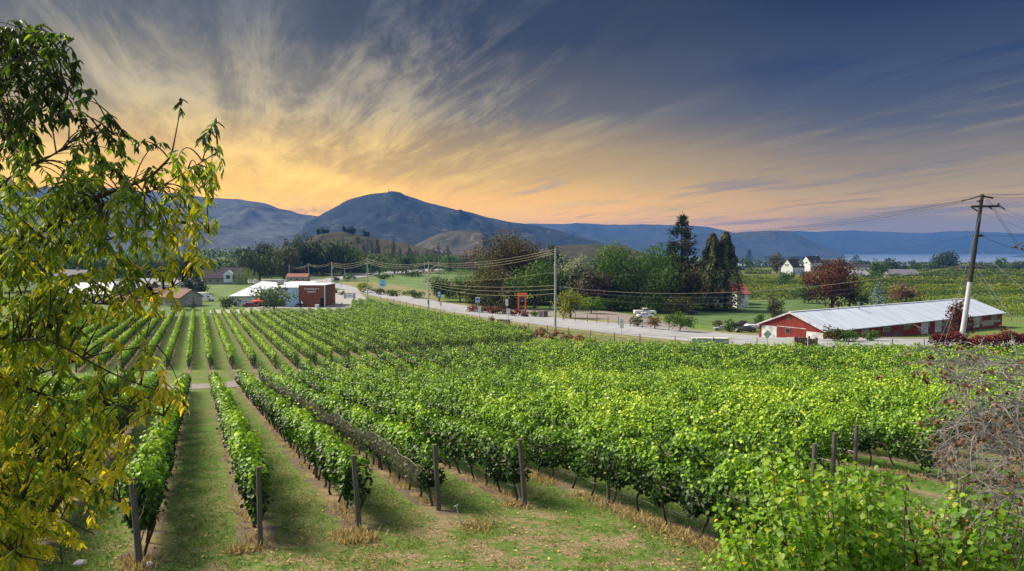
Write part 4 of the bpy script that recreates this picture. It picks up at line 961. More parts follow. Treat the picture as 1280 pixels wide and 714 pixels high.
def barn_roof_mat():
    m = bpy.data.materials.new('corrugated_roof'); m.use_nodes = True; t = m.node_tree; b = NB(t); p = t.nodes['Principled BSDF']
    tc = b.new('ShaderNodeTexCoord'); P = tc.outputs['Object']; x, y, z = b.xyz(P)
    e = 0.549; al = x
    w = b.math('SINE', b.math('MULTIPLY', al, 6.283 / 0.9))
    seams = b.maprange(b.math('ABSOLUTE', b.math('SUBTRACT', b.math('FRACT', b.math('DIVIDE', al, 5.4)), 0.5)), 0.0, 0.02)
    mp = b.new('ShaderNodeMapping'); mp.inputs['Scale'].default_value = (2.2, 0.10, 0.3); b.l.new(P, mp.inputs[0])
    st = b.noise(mp.outputs[0], 1.0, 6, 0.6, 0.1)
    c = b.mix(b.maprange(st, 0.40, 0.62), (0.40, 0.45, 0.56), (0.54, 0.60, 0.72))
    c = b.mix(b.math('MULTIPLY', b.maprange(b.noise(P, 0.22, 5, 0.7), 0.60, 0.70), 0.35), c, (0.26, 0.17, 0.13))
    c = b.mix(b.math('MULTIPLY', b.math('SUBTRACT', 1.0, seams), 0.35), c, (0.22, 0.25, 0.32))
    b.put(p.inputs['Base Color'], c); p.inputs['Roughness'].default_value = 0.5
    bn = b.new('ShaderNodeBump'); bn.inputs['Strength'].default_value = 0.3; bn.inputs['Distance'].default_value = 0.05; b.l.new(w, bn.inputs['Height']); b.l.new(bn.outputs[0], p.inputs['Normal'])
    return m

def window(parent, x0, x1, z0, z1, y, face=-1, frame=trim_w, pane=glass, name='window'):
    """frame with a recessed-looking pane on a wall whose outer face is at y (local), facing -y or +y"""
    t = 0.09; m = MB(); ya, yb = (y - 0.06, y + 0.02) if face < 0 else (y - 0.02, y + 0.06)
    for a, b_, c_, d in ((x0, x1, z1 - t, z1), (x0, x1, z0, z0 + t), (x0, x0 + t, z0 + t, z1 - t), (x1 - t, x1, z0 + t, z1 - t)): m.box(a, b_, ya, yb, c_, d)
    if x1 - x0 > 1.3: m.box((x0 + x1) / 2 - 0.04, (x0 + x1) / 2 + 0.04, ya + 0.01, yb - 0.01, z0 + t, z1 - t)
    f = m.build(name, frame, parent); pm = MB(); yy = y - 0.025 if face < 0 else y + 0.025
    pm.box(x0 + t * .9, x1 - t * .9, yy - 0.012, yy + 0.012, z0 + t * .9, z1 - t * .9); pm.build('pane', pane, f); return f
def door(parent, x0, x1, z1, y, m_=None, z0=0.0, face=-1):
    m = MB(); ya, yb = (y - 0.05, y + 0.02) if face < 0 else (y - .02, y + .05); m.box(x0, x1, ya, yb, z0, z1); d = m.build('door', m_ or trim_w, parent)
    h = MB(); h.box(x1 - 0.18, x1 - 0.10, ya - 0.05, ya, 1.0, 1.08); h.build('handle', greymetal, d); return d
def gable_house(name, loc, rz, L, W, he, hr, wm, rm, label, cat='house', wins=(), doors=(), chim=None, over=0.5, base=-1.0, gwins=(), group=None):
    """ridge along local x; front wall faces local -y; gable end wall at +-x"""
    root = empty(name, loc, rz, label, cat, group); m = MB()
    m.prism([(-W / 2, base), (W / 2, base), (W / 2, he), (0, hr), (-W / 2, he)], 'x', -L / 2, L / 2); m.build('wall', wm, root)
    sl = (hr - he) / (W / 2); r = MB(); t = 0.16
    for s in (-1, 1):
        yo = s * (W / 2 + over); zo = he - sl * over + 0.03
        r.prism([(0, hr + 0.03), (yo, zo), (yo, zo + t), (0, hr + 0.03 + t)], 'x', -L / 2 - over, L / 2 + over)
    ro = r.build('roof', rm, root)
    if chim:
        c = MB(); c.box(chim - 0.4, chim + 0.4, -0.35, 0.35, hr - 0.6, hr + 1.0); c.build('chimney', grey_wall, ro)
    for (x0, x1, z0, z1) in wins: window(root, x0, x1, z0, z1, -W / 2)
    for (x0, x1, z1) in doors: door(root, x0, x1, z1, -W / 2)
    for (y0, y1, z0, z1, s) in gwins:
        g = MB(); xx = s * (L / 2 + 0.02); g.box(xx - 0.04, xx + 0.04, y0, y1, z0, z1); f = g.build('window', trim_w, root)
        g = MB(); g.box(xx - 0.06, xx + 0.06, y0 + .1, y1 - .1, z0 + .1, z1 - .1); g.build('pane', glass, f)
    return root
def px_loc(px, depth, dz=0):
    x = (px - 640) / 900 * depth; return (x, depth, G(x, depth) + dz)
def text(body, size, loc, rot, m, parent, name='lettering', align='CENTER', ext=0.01):
    c = bpy.data.curves.new(name, 'FONT'); c.body = body; c.size = size; c.align_x = align; c.align_y = 'CENTER'; c.extrude = ext; c.offset = size * 0.015
    c.materials.append(m); o = bpy.data.objects.new(name, c); C.objects.link(o); o.location = loc; o.rotation_euler = rot
    me = bpy.data.meshes.new_from_object(o); bpy.data.objects.remove(o); o = bpy.data.objects.new(name, me); C.objects.link(o); o.location = loc; o.rotation_euler = rot
    if parent: o.parent = parent
    return o

# the white building with the wooden box front
WY = 226.0
wl = px_loc(389, WY); root = empty('winery_building', (wl[0], WY, wl[2]), 0, 'low white roadside building with reddish brown wooden box front', 'building')
S4 = 900 / WY
X_ = lambda px: (px - 389) / S4
H_ = lambda py: pd(640, py, WY)[2] - wl[2]
m = MB(); m.box(X_(357), X_(373) - 0.01, 1.0, 22, -0.6, H_(360.5)); m.build('wall', mat('pale_blue_wall', (0.42, 0.62, 0.80), 0.7, 0.06), root)
m = MB(); m.box(X_(322), X_(357), 2.2, 22, -0.6, H_(362)); m.build('wall', white_wall, root)
m = MB(); m.box(X_(283), X_(322), 4.0, 20, -0.6, H_(371.5)); m.build('wall', white_wall, root)
m = MB(); ra = X_(280); rb_ = X_(347); rp = X_(311)
# faceted white roof of the left wing
zt, ze = H_(353.5), H_(371)
m.v += [(ra, 3.2, ze), (rb_, 3.2, ze + 0.3), (rb_, 21, ze + 0.9), (ra + 1, 21, ze), (rp, 12.0, zt), (rb_, 12.0, zt - 0.8), (ra, 3.2, ze - 0.3), (rb_, 3.2, ze - 0.0)]
m.f += [(0, 1, 5, 4), (1, 2, 5), (2, 3, 4, 5), (3, 0, 4), (6, 7, 1, 0)]; m.build('roof', white_roof, root)
m = MB(); m.prism([(0.6, H_(360.5) + 0.0), (22.5, H_(360.5) + 0.9), (22.5, H_(360.5) + 1.15), (0.6, H_(360.5) + 0.28)], 'x', X_(335), X_(373) - 0.02); rf = m.build('roof', white_roof, root)
m = MB(); m.box(X_(334.5), X_(340.5), 9, 11, H_(360) + 0.4, H_(360) + 2.1); m.build('roof_unit', grey_wall, rf)
m = MB(); m.prism([(X_(373), -0.6), (X_(405), -0.6), (X_(405), H_(357.8)), (X_(373), H_(357.0))], 'y', 0, 14); wb = m.build('wooden_box', brown_wood, root)
m = MB()
for i in range(14): z = 0.35 + i * 0.47; m.box(X_(373) + 0.02, X_(405) - 0.02, -0.035, -0.0, z, z + 0.42)
m.build('cladding', brown_wood, wb)
m = MB(); m.box(X_(372.8), X_(405.8), -0.12, 14.1, H_(357.2), H_(356.2)); m.build('roof_edge', white_roof, root)
m = MB(); m.box(X_(405) - 0.02, X_(405) + 0.22, -0.1, 0.3, -0.6, H_(357.4)); m.build('corner_trim', trim_w, root)
m = MB(); m.box(X_(399.9), X_(404.4), -0.10, 0.0, -0.1, H_(372.6)); m.build('door', dark_open, root)
text('TOWNSHIP 7', 0.80, (X_(389.2), -0.09, H_(361.5)), (math.pi / 2, 0, 0), trim_w, wb, ext=0.03)
text('WINERY', 0.74, (X_(388.8), -0.09, H_(365.0)), (math.pi / 2, 0, 0), trim_w, wb, ext=0.03)
m = MB(); m.box(X_(311), X_(316), 3.85, 4.0, 0, H_(376.5)); m.build('door', dark_open, root)
m = MB(); m.box(X_(319), X_(353), 2.05, 2.2, 0, H_(375.5)); m.build('window', glass, root)
# red awning / patio umbrella in front
def parasol(px, d, top, m_, label):
    p = px_loc(px, d); r = empty('patio_umbrella', p, 0, label, 'umbrella'); h = pd(640, top, d)[2] - p[2]
    c = MB(); n = 8; c.v.append((0, 0, h)); c.v += [(2.1 * math.cos(i * 6.283 / n), 2.1 * math.sin(i * 6.283 / n), h - 0.75) for i in range(n)]; c.v += [(2.1 * math.cos(i * 6.283 / n), 2.1 * math.sin(i * 6.283 / n), h - 0.98) for i in range(n)]
    c.f += [(0, 1 + i, 1 + (i + 1) % n) for i in range(n)] + [(1 + i, 9 + i, 9 + (i + 1) % n, 1 + (i + 1) % n) for i in range(n)]; c.build('canopy', m_, r)
    q = MB(); q.tube([(0, 0, 0), (0, 0, h)], 0.04, 6); q.build('pole', trim_w, r)
parasol(322, 222, 373.2, mat('red_canvas', (0.55, 0.05, 0.03), 0.8, 0.1), 'red patio umbrella in front of the low white building')

# barn
A_ = np.array([54.3, 124.5]); B_ = np.array([110.0, 161.0]); L_ = np.linalg.norm(B_ - A_); e1 = (B_ - A_) / L_; e2 = np.array([-e1[1], e1[0]])
FLOOR = CAMZ - 16.5; EAVE = CAMZ - 14.20; RIDGE = CAMZ - 11.57; BW = 13.6
cxy = A_ + e1 * L_ / 2 + e2 * BW / 2; rz = math.atan2(e1[1], e1[0])
barn = empty('red_barn', (cxy[0], cxy[1], FLOOR), rz, 'long low red barn with worn pale metal roof and white doors', 'barn')
he, hr = EAVE - FLOOR, RIDGE - FLOOR
m = MB(); m.prism([(-BW / 2, -1), (BW / 2, -1), (BW / 2, he), (0, hr), (-BW / 2, he)], 'x', -L_ / 2, L_ / 2); m.build('wall', red_barn, barn)
m = MB()
for i in range(44):
    y = -BW / 2 + 0.15 + i * (BW - 0.3) / 43; zt_ = hr - (hr - he) * abs(y) / (BW / 2) - 0.12; m.box(-L_ / 2 - 0.022, -L_ / 2, y - 0.02, y + 0.02, -0.5, zt_)
for i in range(int(L_ / 0.6)): m.box(-L_ / 2 + i * 0.6, -L_ / 2 + i * 0.6 + 0.045, -BW / 2 - 0.022, -BW / 2, -0.5, he - 0.05)
m.build('batten', red_barn, barn)
br = barn_roof_mat(); m = MB(); sl = (hr - he) / (BW / 2); o_ = 0.7
for s in (-1, 1): m.prism([(0, hr + 0.02), (s * (BW / 2 + o_), he - sl * o_ + 0.02), (s * (BW / 2 + o_), he - sl * o_ + 0.14), (0, hr + 0.14)], 'x', -L_ / 2 - 0.35, L_ / 2 + 0.35)
ro = m.build('roof', br, barn)
m = MB(); m.box(-L_ / 2 - 0.4, L_ / 2 + 0.4, -0.22, 0.22, hr + 0.145, hr + 0.20); m.build('ridge_cap', white_roof, ro)
m = MB(); m.prism([(-BW / 2 - o_ - 0.01, he - sl * o_ - 0.12), (-BW / 2 - o_ - 0.01, he - sl * o_ + 0.16), (0, hr + 0.16), (0, hr - 0.12)], 'x', -L_ / 2 - 0.42, -L_ / 2 - 0.355); m.prism([(BW / 2 + o_, he - sl * o_ - 0.12), (BW / 2 + o_, he - sl * o_ + 0.16), (0, hr + 0.16), (0, hr - 0.12)], 'x', -L_ / 2 - 0.42, -L_ / 2 - 0.355); m.build('barge_board', worn_white, ro)
m = MB(); m.tube([(-L_ * 0.20, -0.9, hr - 0.4), (-L_ * 0.20, -0.9, hr + 1.0)], 0.16, 8); m.tube([(-L_ * 0.20, -0.9, hr + 1.0), (-L_ * 0.20, -0.9, hr + 1.12)], 0.30, 8); m.build('vent_pipe', greymetal, ro)
gxx = -L_ / 2          # gable end; local y: -6.8 (camera right) .. +6.8 (camera left)
def gpanel(nm, y0, y1, z0, z1, mm, d=0.06, par=None):
    q = MB(); q.box(gxx - d, gxx + 0.02, y0, y1, z0, z1); return q.build(nm, mm, par or barn)
gpanel('door', 2.9, 6.2, -0.4, 2.15, worn_white); gpanel('door', -6.6, -3.3, -0.4, 1.85, worn_white)
w_ = gpanel('window', 0.05, 1.0, 1.15, 2.1, greymetal); gpanel('pane', 0.12, 0.93, 1.22, 2.03, dark_open, 0.08, w_)
w_ = gpanel('window', 0.0, 0.55, 3.55, 4.15, greymetal); gpanel('pane', 0.07, 0.48, 3.62, 4.08, dark_open, 0.08, w_)
gpanel('hatch', 1.4, 2.2, 2.75, 3.7, mat('darker_red_boards', (0.20, 0.025, 0.02), 0.9, 0.3), 0.04)
gpanel('rail', -3.2, 2.8, 2.2, 2.3, worn_white, 0.03)
for i in range(9):
    x = -L_ / 2 + 4 + i * 7.2; q = MB(); q.box(x, x + 2.4, -BW / 2 - 0.03, -BW / 2 + 0.01, 0.9, 1.75)
    f = q.build('window', worn_white if i % 3 else grey_wall, barn); q = MB(); q.box(x + 0.15, x + 2.25, -BW / 2 - 0.045, -BW / 2 - 0.02, 1.0, 1.65); q.build('pane', tan_wall if i % 3 == 1 else glass, f)
for x in (-L_ * 0.02, L_ * 0.06, L_ * 0.30): q = MB(); q.box(x, x + 2.6, -BW / 2 - 0.05, -BW / 2 + 0.01, -0.4, 1.9); q.build('door', worn_white, barn)
for x0, x1, mm in ((-L_ / 2 + 1, -L_ / 2 + 9, tan_wall), (-L_ * .22, -L_ * .12, mat('weathered_red_boards', (0.17, 0.09, 0.075), 0.95, 0.5, 1.5, 0.3)), (L_ * .1, L_ * .27, MATS['weathered_red_boards']), (L_ * .36, L_ * .44, tan_wall)):
    q = MB(); q.box(x0, x1, -BW / 2 - 0.045, -BW / 2 - 0.024, -0.4, 0.85); q.build('wall_board', mm, barn)
q = MB(); q.box(L_ / 2 - 22, L_ / 2 - 1, -BW / 2 - 0.06, -BW / 2 + 0.01, 0.2, 0.75); q.build('sill_board', tan_wall, barn)

# houses on the plateau and in the town
h1 = px_loc(991, 566); gable_house('white_house', h1, R(34), 15, 10.5, 5.6, 11.6, mat('bright_white_wall', (0.58, 0.60, 0.65), 0.7, 0.04), dark_roof, 'white gabled house with dark roof and dormer, left of the pair by the lake', wins=((-6, -4.6, 1.5, 3), (-1, 0.4, 1.5, 3), (4, 5.4, 1.5, 3)), gwins=((-1.6, -0.3, 6.2, 7.9, -1), (0.3, 1.6, 6.2, 7.9, -1)), over=0.3)
dm = MB(); dm.prism([(-1.9, 6.4), (1.9, 6.4), (1.9, 8.4), (0, 10.2), (-1.9, 8.4)], 'y', -5.4, 0.0)
hh = [o for o in bpy.data.objects if o.name.startswith('white_house')][0]
dm2 = dm.build('dormer', MATS['bright_white_wall'], hh, loc=(4.3, 0, 0)); q = MB(); q.box(-0.8, 0.8, -5.46, -5.39, 7.0, 8.4); q.build('window', glass, dm2)
q = MB(); q.prism([(-2.3, 8.1), (0, 10.3), (0, 10.5), (-2.3, 8.3)], 'y', -5.7, 0.4); q.prism([(2.3, 8.1), (0, 10.3), (0, 10.5), (2.3, 8.3)], 'y', -5.7, 0.4); q.build('dormer_roof', dark_roof, dm2)
gable_house('white_house', px_loc(1015, 640), R(24), 15, 10.5, 8.0, 13.6, MATS['bright_white_wall'], dark_roof, 'white house with dark roof and brick chimney, right of the pair by the lake', wins=((-5, -3.6, 3.5, 5.2), (-0.5, 0.9, 3.5, 5.2), (3.5, 4.9, 3.5, 5.2)), chim=5.0, over=0.3, gwins=((-1.5, 0, 7, 8.8, -1),))
gable_house('red_roofed_house', px_loc(886, 240), R(4), 23, 11, 3.9, 6.8, white_wall, red_roof, 'house with faded red roof half hidden by the twin conifers', wins=((-9, -6.6, 1.4, 2.8), (-3, -1, 1.4, 2.8)), doors=((2, 3.1, 2.3),), chim=-3)
sh = gable_house('white_shed', px_loc(926, 228), R(2), 3.6, 4.6, 4.2, 5.4, mat('white_boards', (0.7, 0.73, 0.76), 0.7, 0.1, 3.0), red_roof, 'narrow white shed under the red roof, right of the twin conifers', 'shed', doors=((-1.2, 0.1, 2.6),), over=0.3)
gable_house('small_white_house', px_loc(925, 700), R(5), 9, 7, 4.2, 5.6, MATS['bright_white_wall'], white_roof, 'tiny flat-roofed white building close to the lakeshore', 'building', wins=((-3, -1.6, 1.5, 2.8), (1.5, 3, 1.5, 2.8)), over=0.3)
gable_house('long_bungalow', px_loc(1075, 640), R(-4), 22, 9, 4.0, 6.3, MATS['bright_white_wall'], dark_roof, 'long low white bungalow with dark roof beyond the russet maple', wins=((-9, -6.5, 1.3, 2.8), (-4, -1.5, 1.3, 2.8), (2, 4, 1.3, 2.8), (6, 9, 1.3, 2.8)), over=0.4)
gable_house('grey_roofed_shed', px_loc(1068, 470), R(10), 15, 12, 2.2, 5.4, worn_white, grey_roof, 'grey roofed shed in the orchard just below the long bungalow', 'shed', doors=((-2, 1, 2.0),))
gable_house('grey_roofed_shed', px_loc(1125, 500), R(-6), 20, 14, 1.8, 5.2, grey_wall, mat('slate_roof', (0.13, 0.13, 0.17), 0.85, 0.2), 'wide slate-grey shed among dark trees in the orchard', 'shed', doors=((-3, 0, 1.7),))
gable_house('dark_shed', px_loc(1209, 620), R(3), 14, 8, 4.4, 5.8, dark_roof, dark_roof, 'dark flat shed just behind the leaning pole', 'shed', doors=((-3, 0, 2.4),), over=0.6)
gable_house('bungalow', px_loc(227, 232), R(-30), 9, 8, 3.0, 5.3, grey_wall, brown_roof, 'grey bungalow with brown roof at the far vineyard corner', wins=((-1, 1.2, 1.0, 2.2),), gwins=((-1.4, 1.4, 1.0, 2.1, 1),))
gable_house('bungalow_wing', px_loc(207, 240), R(8), 13, 9, 2.7, 5.2, white_wall, brown_roof, 'white walled wing with patched brown roof left of the grey bungalow', wins=((-5, -3, 1, 2.1), (-1, 1, 1, 2.1), (3, 5, 1, 2.1)))
gable_house('weathered_shed', px_loc(164, 262), R(6), 15, 9, 4.6, 6.6, mat('weathered_boards', (0.16, 0.12, 0.10), 0.95, 0.4, 2.0, 0.4), grey_roof, 'weathered brown shed with pale lean-to roof among the town trees', 'shed', doors=((-4, -1, 3),), wins=((1, 3, 1.6, 2.8),))
gable_house('red_tiled_shed', px_loc(166, 238), R(3), 16, 6, 1.6, 3.0, mat('dull_brick', (0.20, 0.09, 0.07), 0.9, 0.3), mat('dull_red_roof', (0.22, 0.085, 0.065), 0.9, 0.25), 'low shed with dull red roof left of the bungalow', 'shed', doors=((-1, 1, 1.5),))
gable_house('grey_low_house', px_loc(211, 300), R(4), 23, 11, 4.0, 6.2, white_wall, grey_roof, 'low white house with long grey roof behind the bungalow', wins=((-9, -7, 1.5, 3.2), (-5, -3, 1.5, 3.2), (-1, 1, 1.5, 3.2), (4, 6, 1.5, 3.2)))
gable_house('pale_roofed_house', px_loc(108, 250), R(12), 17, 11, 3.2, 6.6, white_wall, white_roof, 'white house with bright pale roof seen through the yellow leaves', wins=((-4, -2, 1.2, 2.4), (2, 4, 1.2, 2.4)))
gable_house('slate_house', px_loc(92, 285), R(-20), 15, 12, 5.0, 10.2, grey_wall, MATS['slate_roof'], 'house with tall slate roof behind the pale roofed one', wins=((-4, -2, 1.8, 3.2),), chim=2)
th = gable_house('dark_roofed_house', px_loc(281, 385), R(6), 19, 11, 3.6, 8.6, grey_wall, mat('maroon_dark_roof', (0.06, 0.045, 0.055), 0.9, 0.3), 'dark roofed house with small white gable left of the willow', wins=((-7, -5, 1.2, 2.8), (-3, -1, 1.2, 2.8)), chim=-4)
q = MB(); q.prism([(-2, 1), (2.5, 1), (2.5, 5.6), (0.2, 7.4), (-2, 5.6)], 'y', -6.0, 0); dq = q.build('front_gable', white_wall, th, loc=(3, 0, 0)); q = MB(); q.box(-0.8, 1.2, -6.08, -5.98, 3.0, 4.8); q.build('window', glass, dq)
gable_house('hill_house', px_loc(373, 400, 0), R(2), 11, 7, 3.2, 4.8, tan_wall, mat('rust_roof', (0.24, 0.10, 0.08), 0.9, 0.2), 'tan house with white framed upper floor under the dark grove', wins=((-4, -2.5, 1.2, 2.6), (-1, 1, 1.2, 2.6), (2.5, 4, 1.2, 2.6)))
gable_house('lit_house', px_loc(374, 500, 9), R(0), 11, 9, 5.6, 7.0, worn_white, grey_roof, 'pale two-storey house glimpsed between the dark grove trees', wins=((-4, -2.5, 3.0, 4.8), (-0.8, 0.8, 3.0, 4.8), (2.5, 4, 3.0, 4.8)))
gable_house('red_hut', px_loc(560, 300), R(-8), 9, 6, 2.6, 4.4, mat('red_hut_wall', (0.30, 0.06, 0.045), 0.9, 0.2), mat('pink_roof', (0.42, 0.16, 0.14), 0.9, 0.2), 'small red hut in the field behind the road signs', 'hut', doors=((-1, 1, 2.2),), over=0.4)

# ------------------------------------------------------------------ poles, lamps and wires
steelpole = mat('pale_grey_pole', (0.36, 0.38, 0.42), 0.6, 0.12, 2.0)
darkpole = mat('creosote_pole', (0.035, 0.03, 0.03), 0.85, 0.3, 3.0, 0.3, stretch=(6, 6, 1))
porcelain = mat('insulator', (0.10, 0.08, 0.08), 0.3, 0.1)
def utility_pole(px, yb, yt, label, arms=(0.6,), depth=None, r=0.17, m_=None, armw=1.3, tr=False, ang=0.0, lean=(0, 0)):
    p = at(px, yb) if depth is None else np.array(px_loc(px, depth)); H = pd(px, yt, p[1])[2] - p[2]
    root = empty('utility_pole', p, 0, label, 'utility pole'); m = MB()
    m.tube([(0, 0, -0.3), (lean[0] * .5, lean[1] * .5, H * 0.5), (lean[0], lean[1], H)], [r, r * 0.85, r * 0.62], 12); m.build('pole', m_ or steelpole, root)
    ca_, sa_ = math.cos(ang), math.sin(ang)
    for a in arms:
        z = H - a; c = MB(); c.tube([(-armw * ca_ + lean[0], -armw * sa_ + lean[1], z), (armw * ca_ + lean[0], armw * sa_ + lean[1], z)], 0.07, 6); c.build('crossarm', darkpole, root)
        for t in (-0.9, -0.3, 0.45, 0.9):
            i_ = MB(); bx_, by_ = t * armw * ca_ + lean[0], t * armw * sa_ + lean[1]; i_.tube([(bx_, by_, z + 0.07), (bx_, by_, z + 0.16), (bx_, by_, z + 0.32)], [0.05, 0.09, 0.05], 7); i_.build('insulator', porcelain, root)
    if tr:
        q = MB(); q.tube([(0.42, -0.1, H * 0.78), (0.42, -0.1, H * 0.78 + 1.1)], 0.28, 12); q.build('transformer', steelpole, root)
    return root, p, H
_, p1, H1 = utility_pole(694, 414, 310, 'tall pale grey pole standing alone beside the road in mid picture', (), r=0.26)
_, p2, H2 = utility_pole(459.5, 374, 322, 'grey utility pole on the near verge by the entrance to the lot', (0.5, 1.4), r=0.22, armw=1.7)
_, p3, H3 = utility_pole(415, 366, 327.5, 'grey utility pole with transformer beside the wooden box building', (0.4, 1.3), r=0.24, tr=True, armw=1.6)
_, p4, H4 = utility_pole(386, 352, 329, 'slender pole at the side street behind the flat roof', (0.4,), r=0.2)
_, p5, H5 = utility_pole(361.7, 352, 331, 'farthest slender pole left of the others, behind the white roof', (0.4,), r=0.2)
_, p6, H6 = utility_pole(531, 361, 326, 'thin pole behind the curved street lamp', (0.5, 1.2), r=0.15, armw=1.2)
_, p7, H7 = utility_pole(431, 350, 336, 'short pale pole at the mouth of the far side road', (), r=0.2)
_, p8, H8 = utility_pole(461, 346, 335, 'short pale stub pole beyond the second pole', (), r=0.2)
# street lamp
pl = at(536, 387); Hl = pd(536, 327, pl[1])[2] - pl[2]; root = empty('street_lamp', pl, 0, 'grey street lamp with curved arm reaching right over the road', 'street lamp')
m = MB(); m.tube([(0, 0, -0.2), (0, 0, Hl)], [0.20, 0.14], 10); m.build('pole', steelpole, root)
zz = pd(536, 340, pl[1])[2] - pl[2]
m = MB(); m.tube([(0, 0, zz), (0.8, 0, zz + 1.1), (1.9, 0, zz + 1.75), (3.2, 0, zz + 1.9)], [0.08, 0.07, 0.06, 0.05], 7); arm = m.build('arm', steelpole, root)
m = MB(); m.prism([(3.1, zz + 1.8), (4.1, zz + 1.82), (4.2, zz + 1.9), (3.9, zz + 2.05), (3.1, zz + 2.02)], 'y', -0.16, 0.16); m.build('lamp_head', steelpole, root, bevel=0.03)
m = MB(); m.box(-0.35, 0.1, -0.3, -0.1, 1.6, 2.9); m.build('meter_box', greymetal, root)
# far lamp among the trees
pf = np.array(px_loc(548, 520)); r_ = empty('street_lamp', pf, 0, 'distant lamp post on the slope under the rock dome', 'street lamp'); hf = pd(548, 314, 520)[2] - pf[2]
m = MB(); m.tube([(0, 0, 0), (0, 0, hf), (-0.6, 0, hf + 0.5)], 0.14, 6); m.build('pole', steelpole, r_); m = MB(); m.box(-1.6, -0.5, -0.25, 0.25, hf + 0.4, hf + 0.7); m.build('lamp_head', white_roof, r_)

# the leaning pole
LD = 100.0; base = np.array(px_loc(1203, LD)); topp = pd(1228, 243, LD + 1.0); LP = empty('utility_pole', base, 0, 'leaning wooden pole, black above and white below, with twin crossarms', 'utility pole')
tl_ = topp - base; n_ = 9
def lp(t): return tuple(tl_ * t)
m = MB(); m.tube([(-0.1, 0, -0.3), lp(0.25), lp(0.46)], [0.36, 0.34, 0.31], 14); m.build('sleeve', mat('white_painted_pole', (0.45, 0.47, 0.52), 0.6, 0.15, 1.0), LP)
m = MB(); m.tube([lp(0.455), lp(0.7), lp(1.0)], [0.315, 0.28, 0.22], 14); m.build('pole', darkpole, LP)
def zpy(py): return pd(1228, py, LD + 1)[2] - base[2]
def pxx(px): return (px - 640) / 900 * (LD + 1) - base[0]
m = MB(); m.tube([(pxx(1224), 1.0, zpy(245)), (pxx(1240), 1.3, zpy(247.5))], 0.13, 7); m.build('crossarm', darkpole, LP)
m = MB(); m.tube([(pxx(1208.5), 0.3, zpy(258.5)), (pxx(1228), 0.6, zpy(258.3)), (pxx(1246), 0.9, zpy(257.8))], 0.16, 7); m.build('crossarm', darkpole, LP)
m = MB(); m.tube([(pxx(1216), 1.0, zpy(294.8)), (pxx(1227), 1.0, zpy(294.5))], 0.18, 7); m.build('bracket', darkpole, LP)
for (a, b2) in [((1224, 244), (1216, 246.5)), ((1216, 246.5), (1206, 249.5)), ((1205, 249.5), (1197, 252)), ((1225, 250), (1216, 252)), ((1209, 258.5), (1218, 264)), ((1230, 258), (1236, 261.5)), ((1244, 257), (1252, 262)), ((1222, 248.5), (1220, 253.5))]:
    m = MB(); A2 = (pxx(a[0]), 0.7, zpy(a[1])); B2 = (pxx(b2[0]), 0.7, zpy(b2[1])); pts = [tuple(np.array(A2) * (1 - t) + np.array(B2) * t) for t in np.linspace(0, 1, 9)]
    m.tube(pts, [0.05, 0.14, 0.06, 0.14, 0.06, 0.14, 0.06, 0.14, 0.05], 7); m.build('insulator', porcelain, LP)
m = MB(); m.tube([(pxx(1244.5), 0.9, zpy(258)), (pxx(1244.8), 0.9, zpy(254.2))], [0.10, 0.16], 7); m.build('insulator', porcelain, LP)

wire_d = mat('dark_cable', (0.03, 0.03, 0.033), 0.6, 0.1); wire_l = mat('pale_cable', (0.26, 0.23, 0.17), 0.5, 0.1)
def cable(a, b_, sag, r, m_, label, group='overhead cables', n=28):
    a = np.array(a, float); b_ = np.array(b_, float); root_loc = a; pts = []
    for t in np.linspace(0, 1, n):
        p = a * (1 - t) + b_ * t; pts.append((p[0] - a[0], p[1] - a[1], p[2] - a[2] - 4 * 0.8 * sag * t * (1 - t)))
    m = MB(); m.tube(pts, r * 0.78, 5); o = m.build('power_cable', m_, None, loc=a); return tag(o, label, 'cable', group)
P1 = lambda py, dx=0: np.array([p1[0] + dx, p1[1], pd(694, py, p1[1])[2]])
P2 = lambda py, dx=0: np.array([p2[0] + dx, p2[1], pd(459, py, p2[1])[2]])
P3 = lambda py, dx=0: np.array([p3[0] + dx, p3[1], pd(415, py, p3[1])[2]])
P4 = lambda py, dx=0: np.array([p4[0] + dx, p4[1], pd(386, py, p4[1])[2]])
P5 = lambda py, dx=0: np.array([p5[0] + dx, p5[1], pd(362, py, p5[1])[2]])
PL = lambda py, dx=0: np.array([pl[0] + dx, pl[1], pd(536, py, pl[1])[2]])
LPt = lambda px, py: np.array([(px - 640) / 900 * (LD + 0.9), LD + 0.9, pd(640, py, LD + 0.9)[2]])
NM = ['upper', 'middle', 'lower']
for i in range(3):
    cable(P1(311.5 + i * 2.0), LPt([1203, 1197, 1199][i], [250, 252, 253.5][i]), 1.5 + 0.25 * i, 0.028, wire_d, '%s high cable from the tall grey pole up to the leaning pole' % NM[i])
    cable(P1(311.5 + i * 2.6), PL(328 + i * 1.2), 1.6 + 0.3 * i, 0.042, wire_l, '%s top cable between the tall grey pole and the street lamp' % NM[i])
    cable(PL(328 + i * 1.0), P2(324 + i * 2.2), 1.6 + 0.25 * i, 0.05, wire_l, '%s top cable between street lamp and second pole' % NM[i])
    cable(P2(324 + i * 2.2), P3(328.5 + i * 1.5), 1.5 + 0.3 * i, 0.06, wire_l, '%s top cable between second pole and transformer pole' % NM[i])
    cable(P1([357, 361.5, 367][i]), PL([353, 355, 357][i]), 1.0 + 0.4 * i, 0.042, wire_l, '%s low cable between the tall grey pole and the street lamp' % NM[i])
    cable(P1([358, 362, 368.5][i]), LPt(1209, [331, 342, 343.5][i]), [3.2, 3.0, 3.6][i], 0.036, mat('grey_cable', (0.20, 0.19, 0.17), 0.5, 0.1) if i < 1 else wire_d, '%s low cable from tall grey pole to leaning pole' % NM[i])
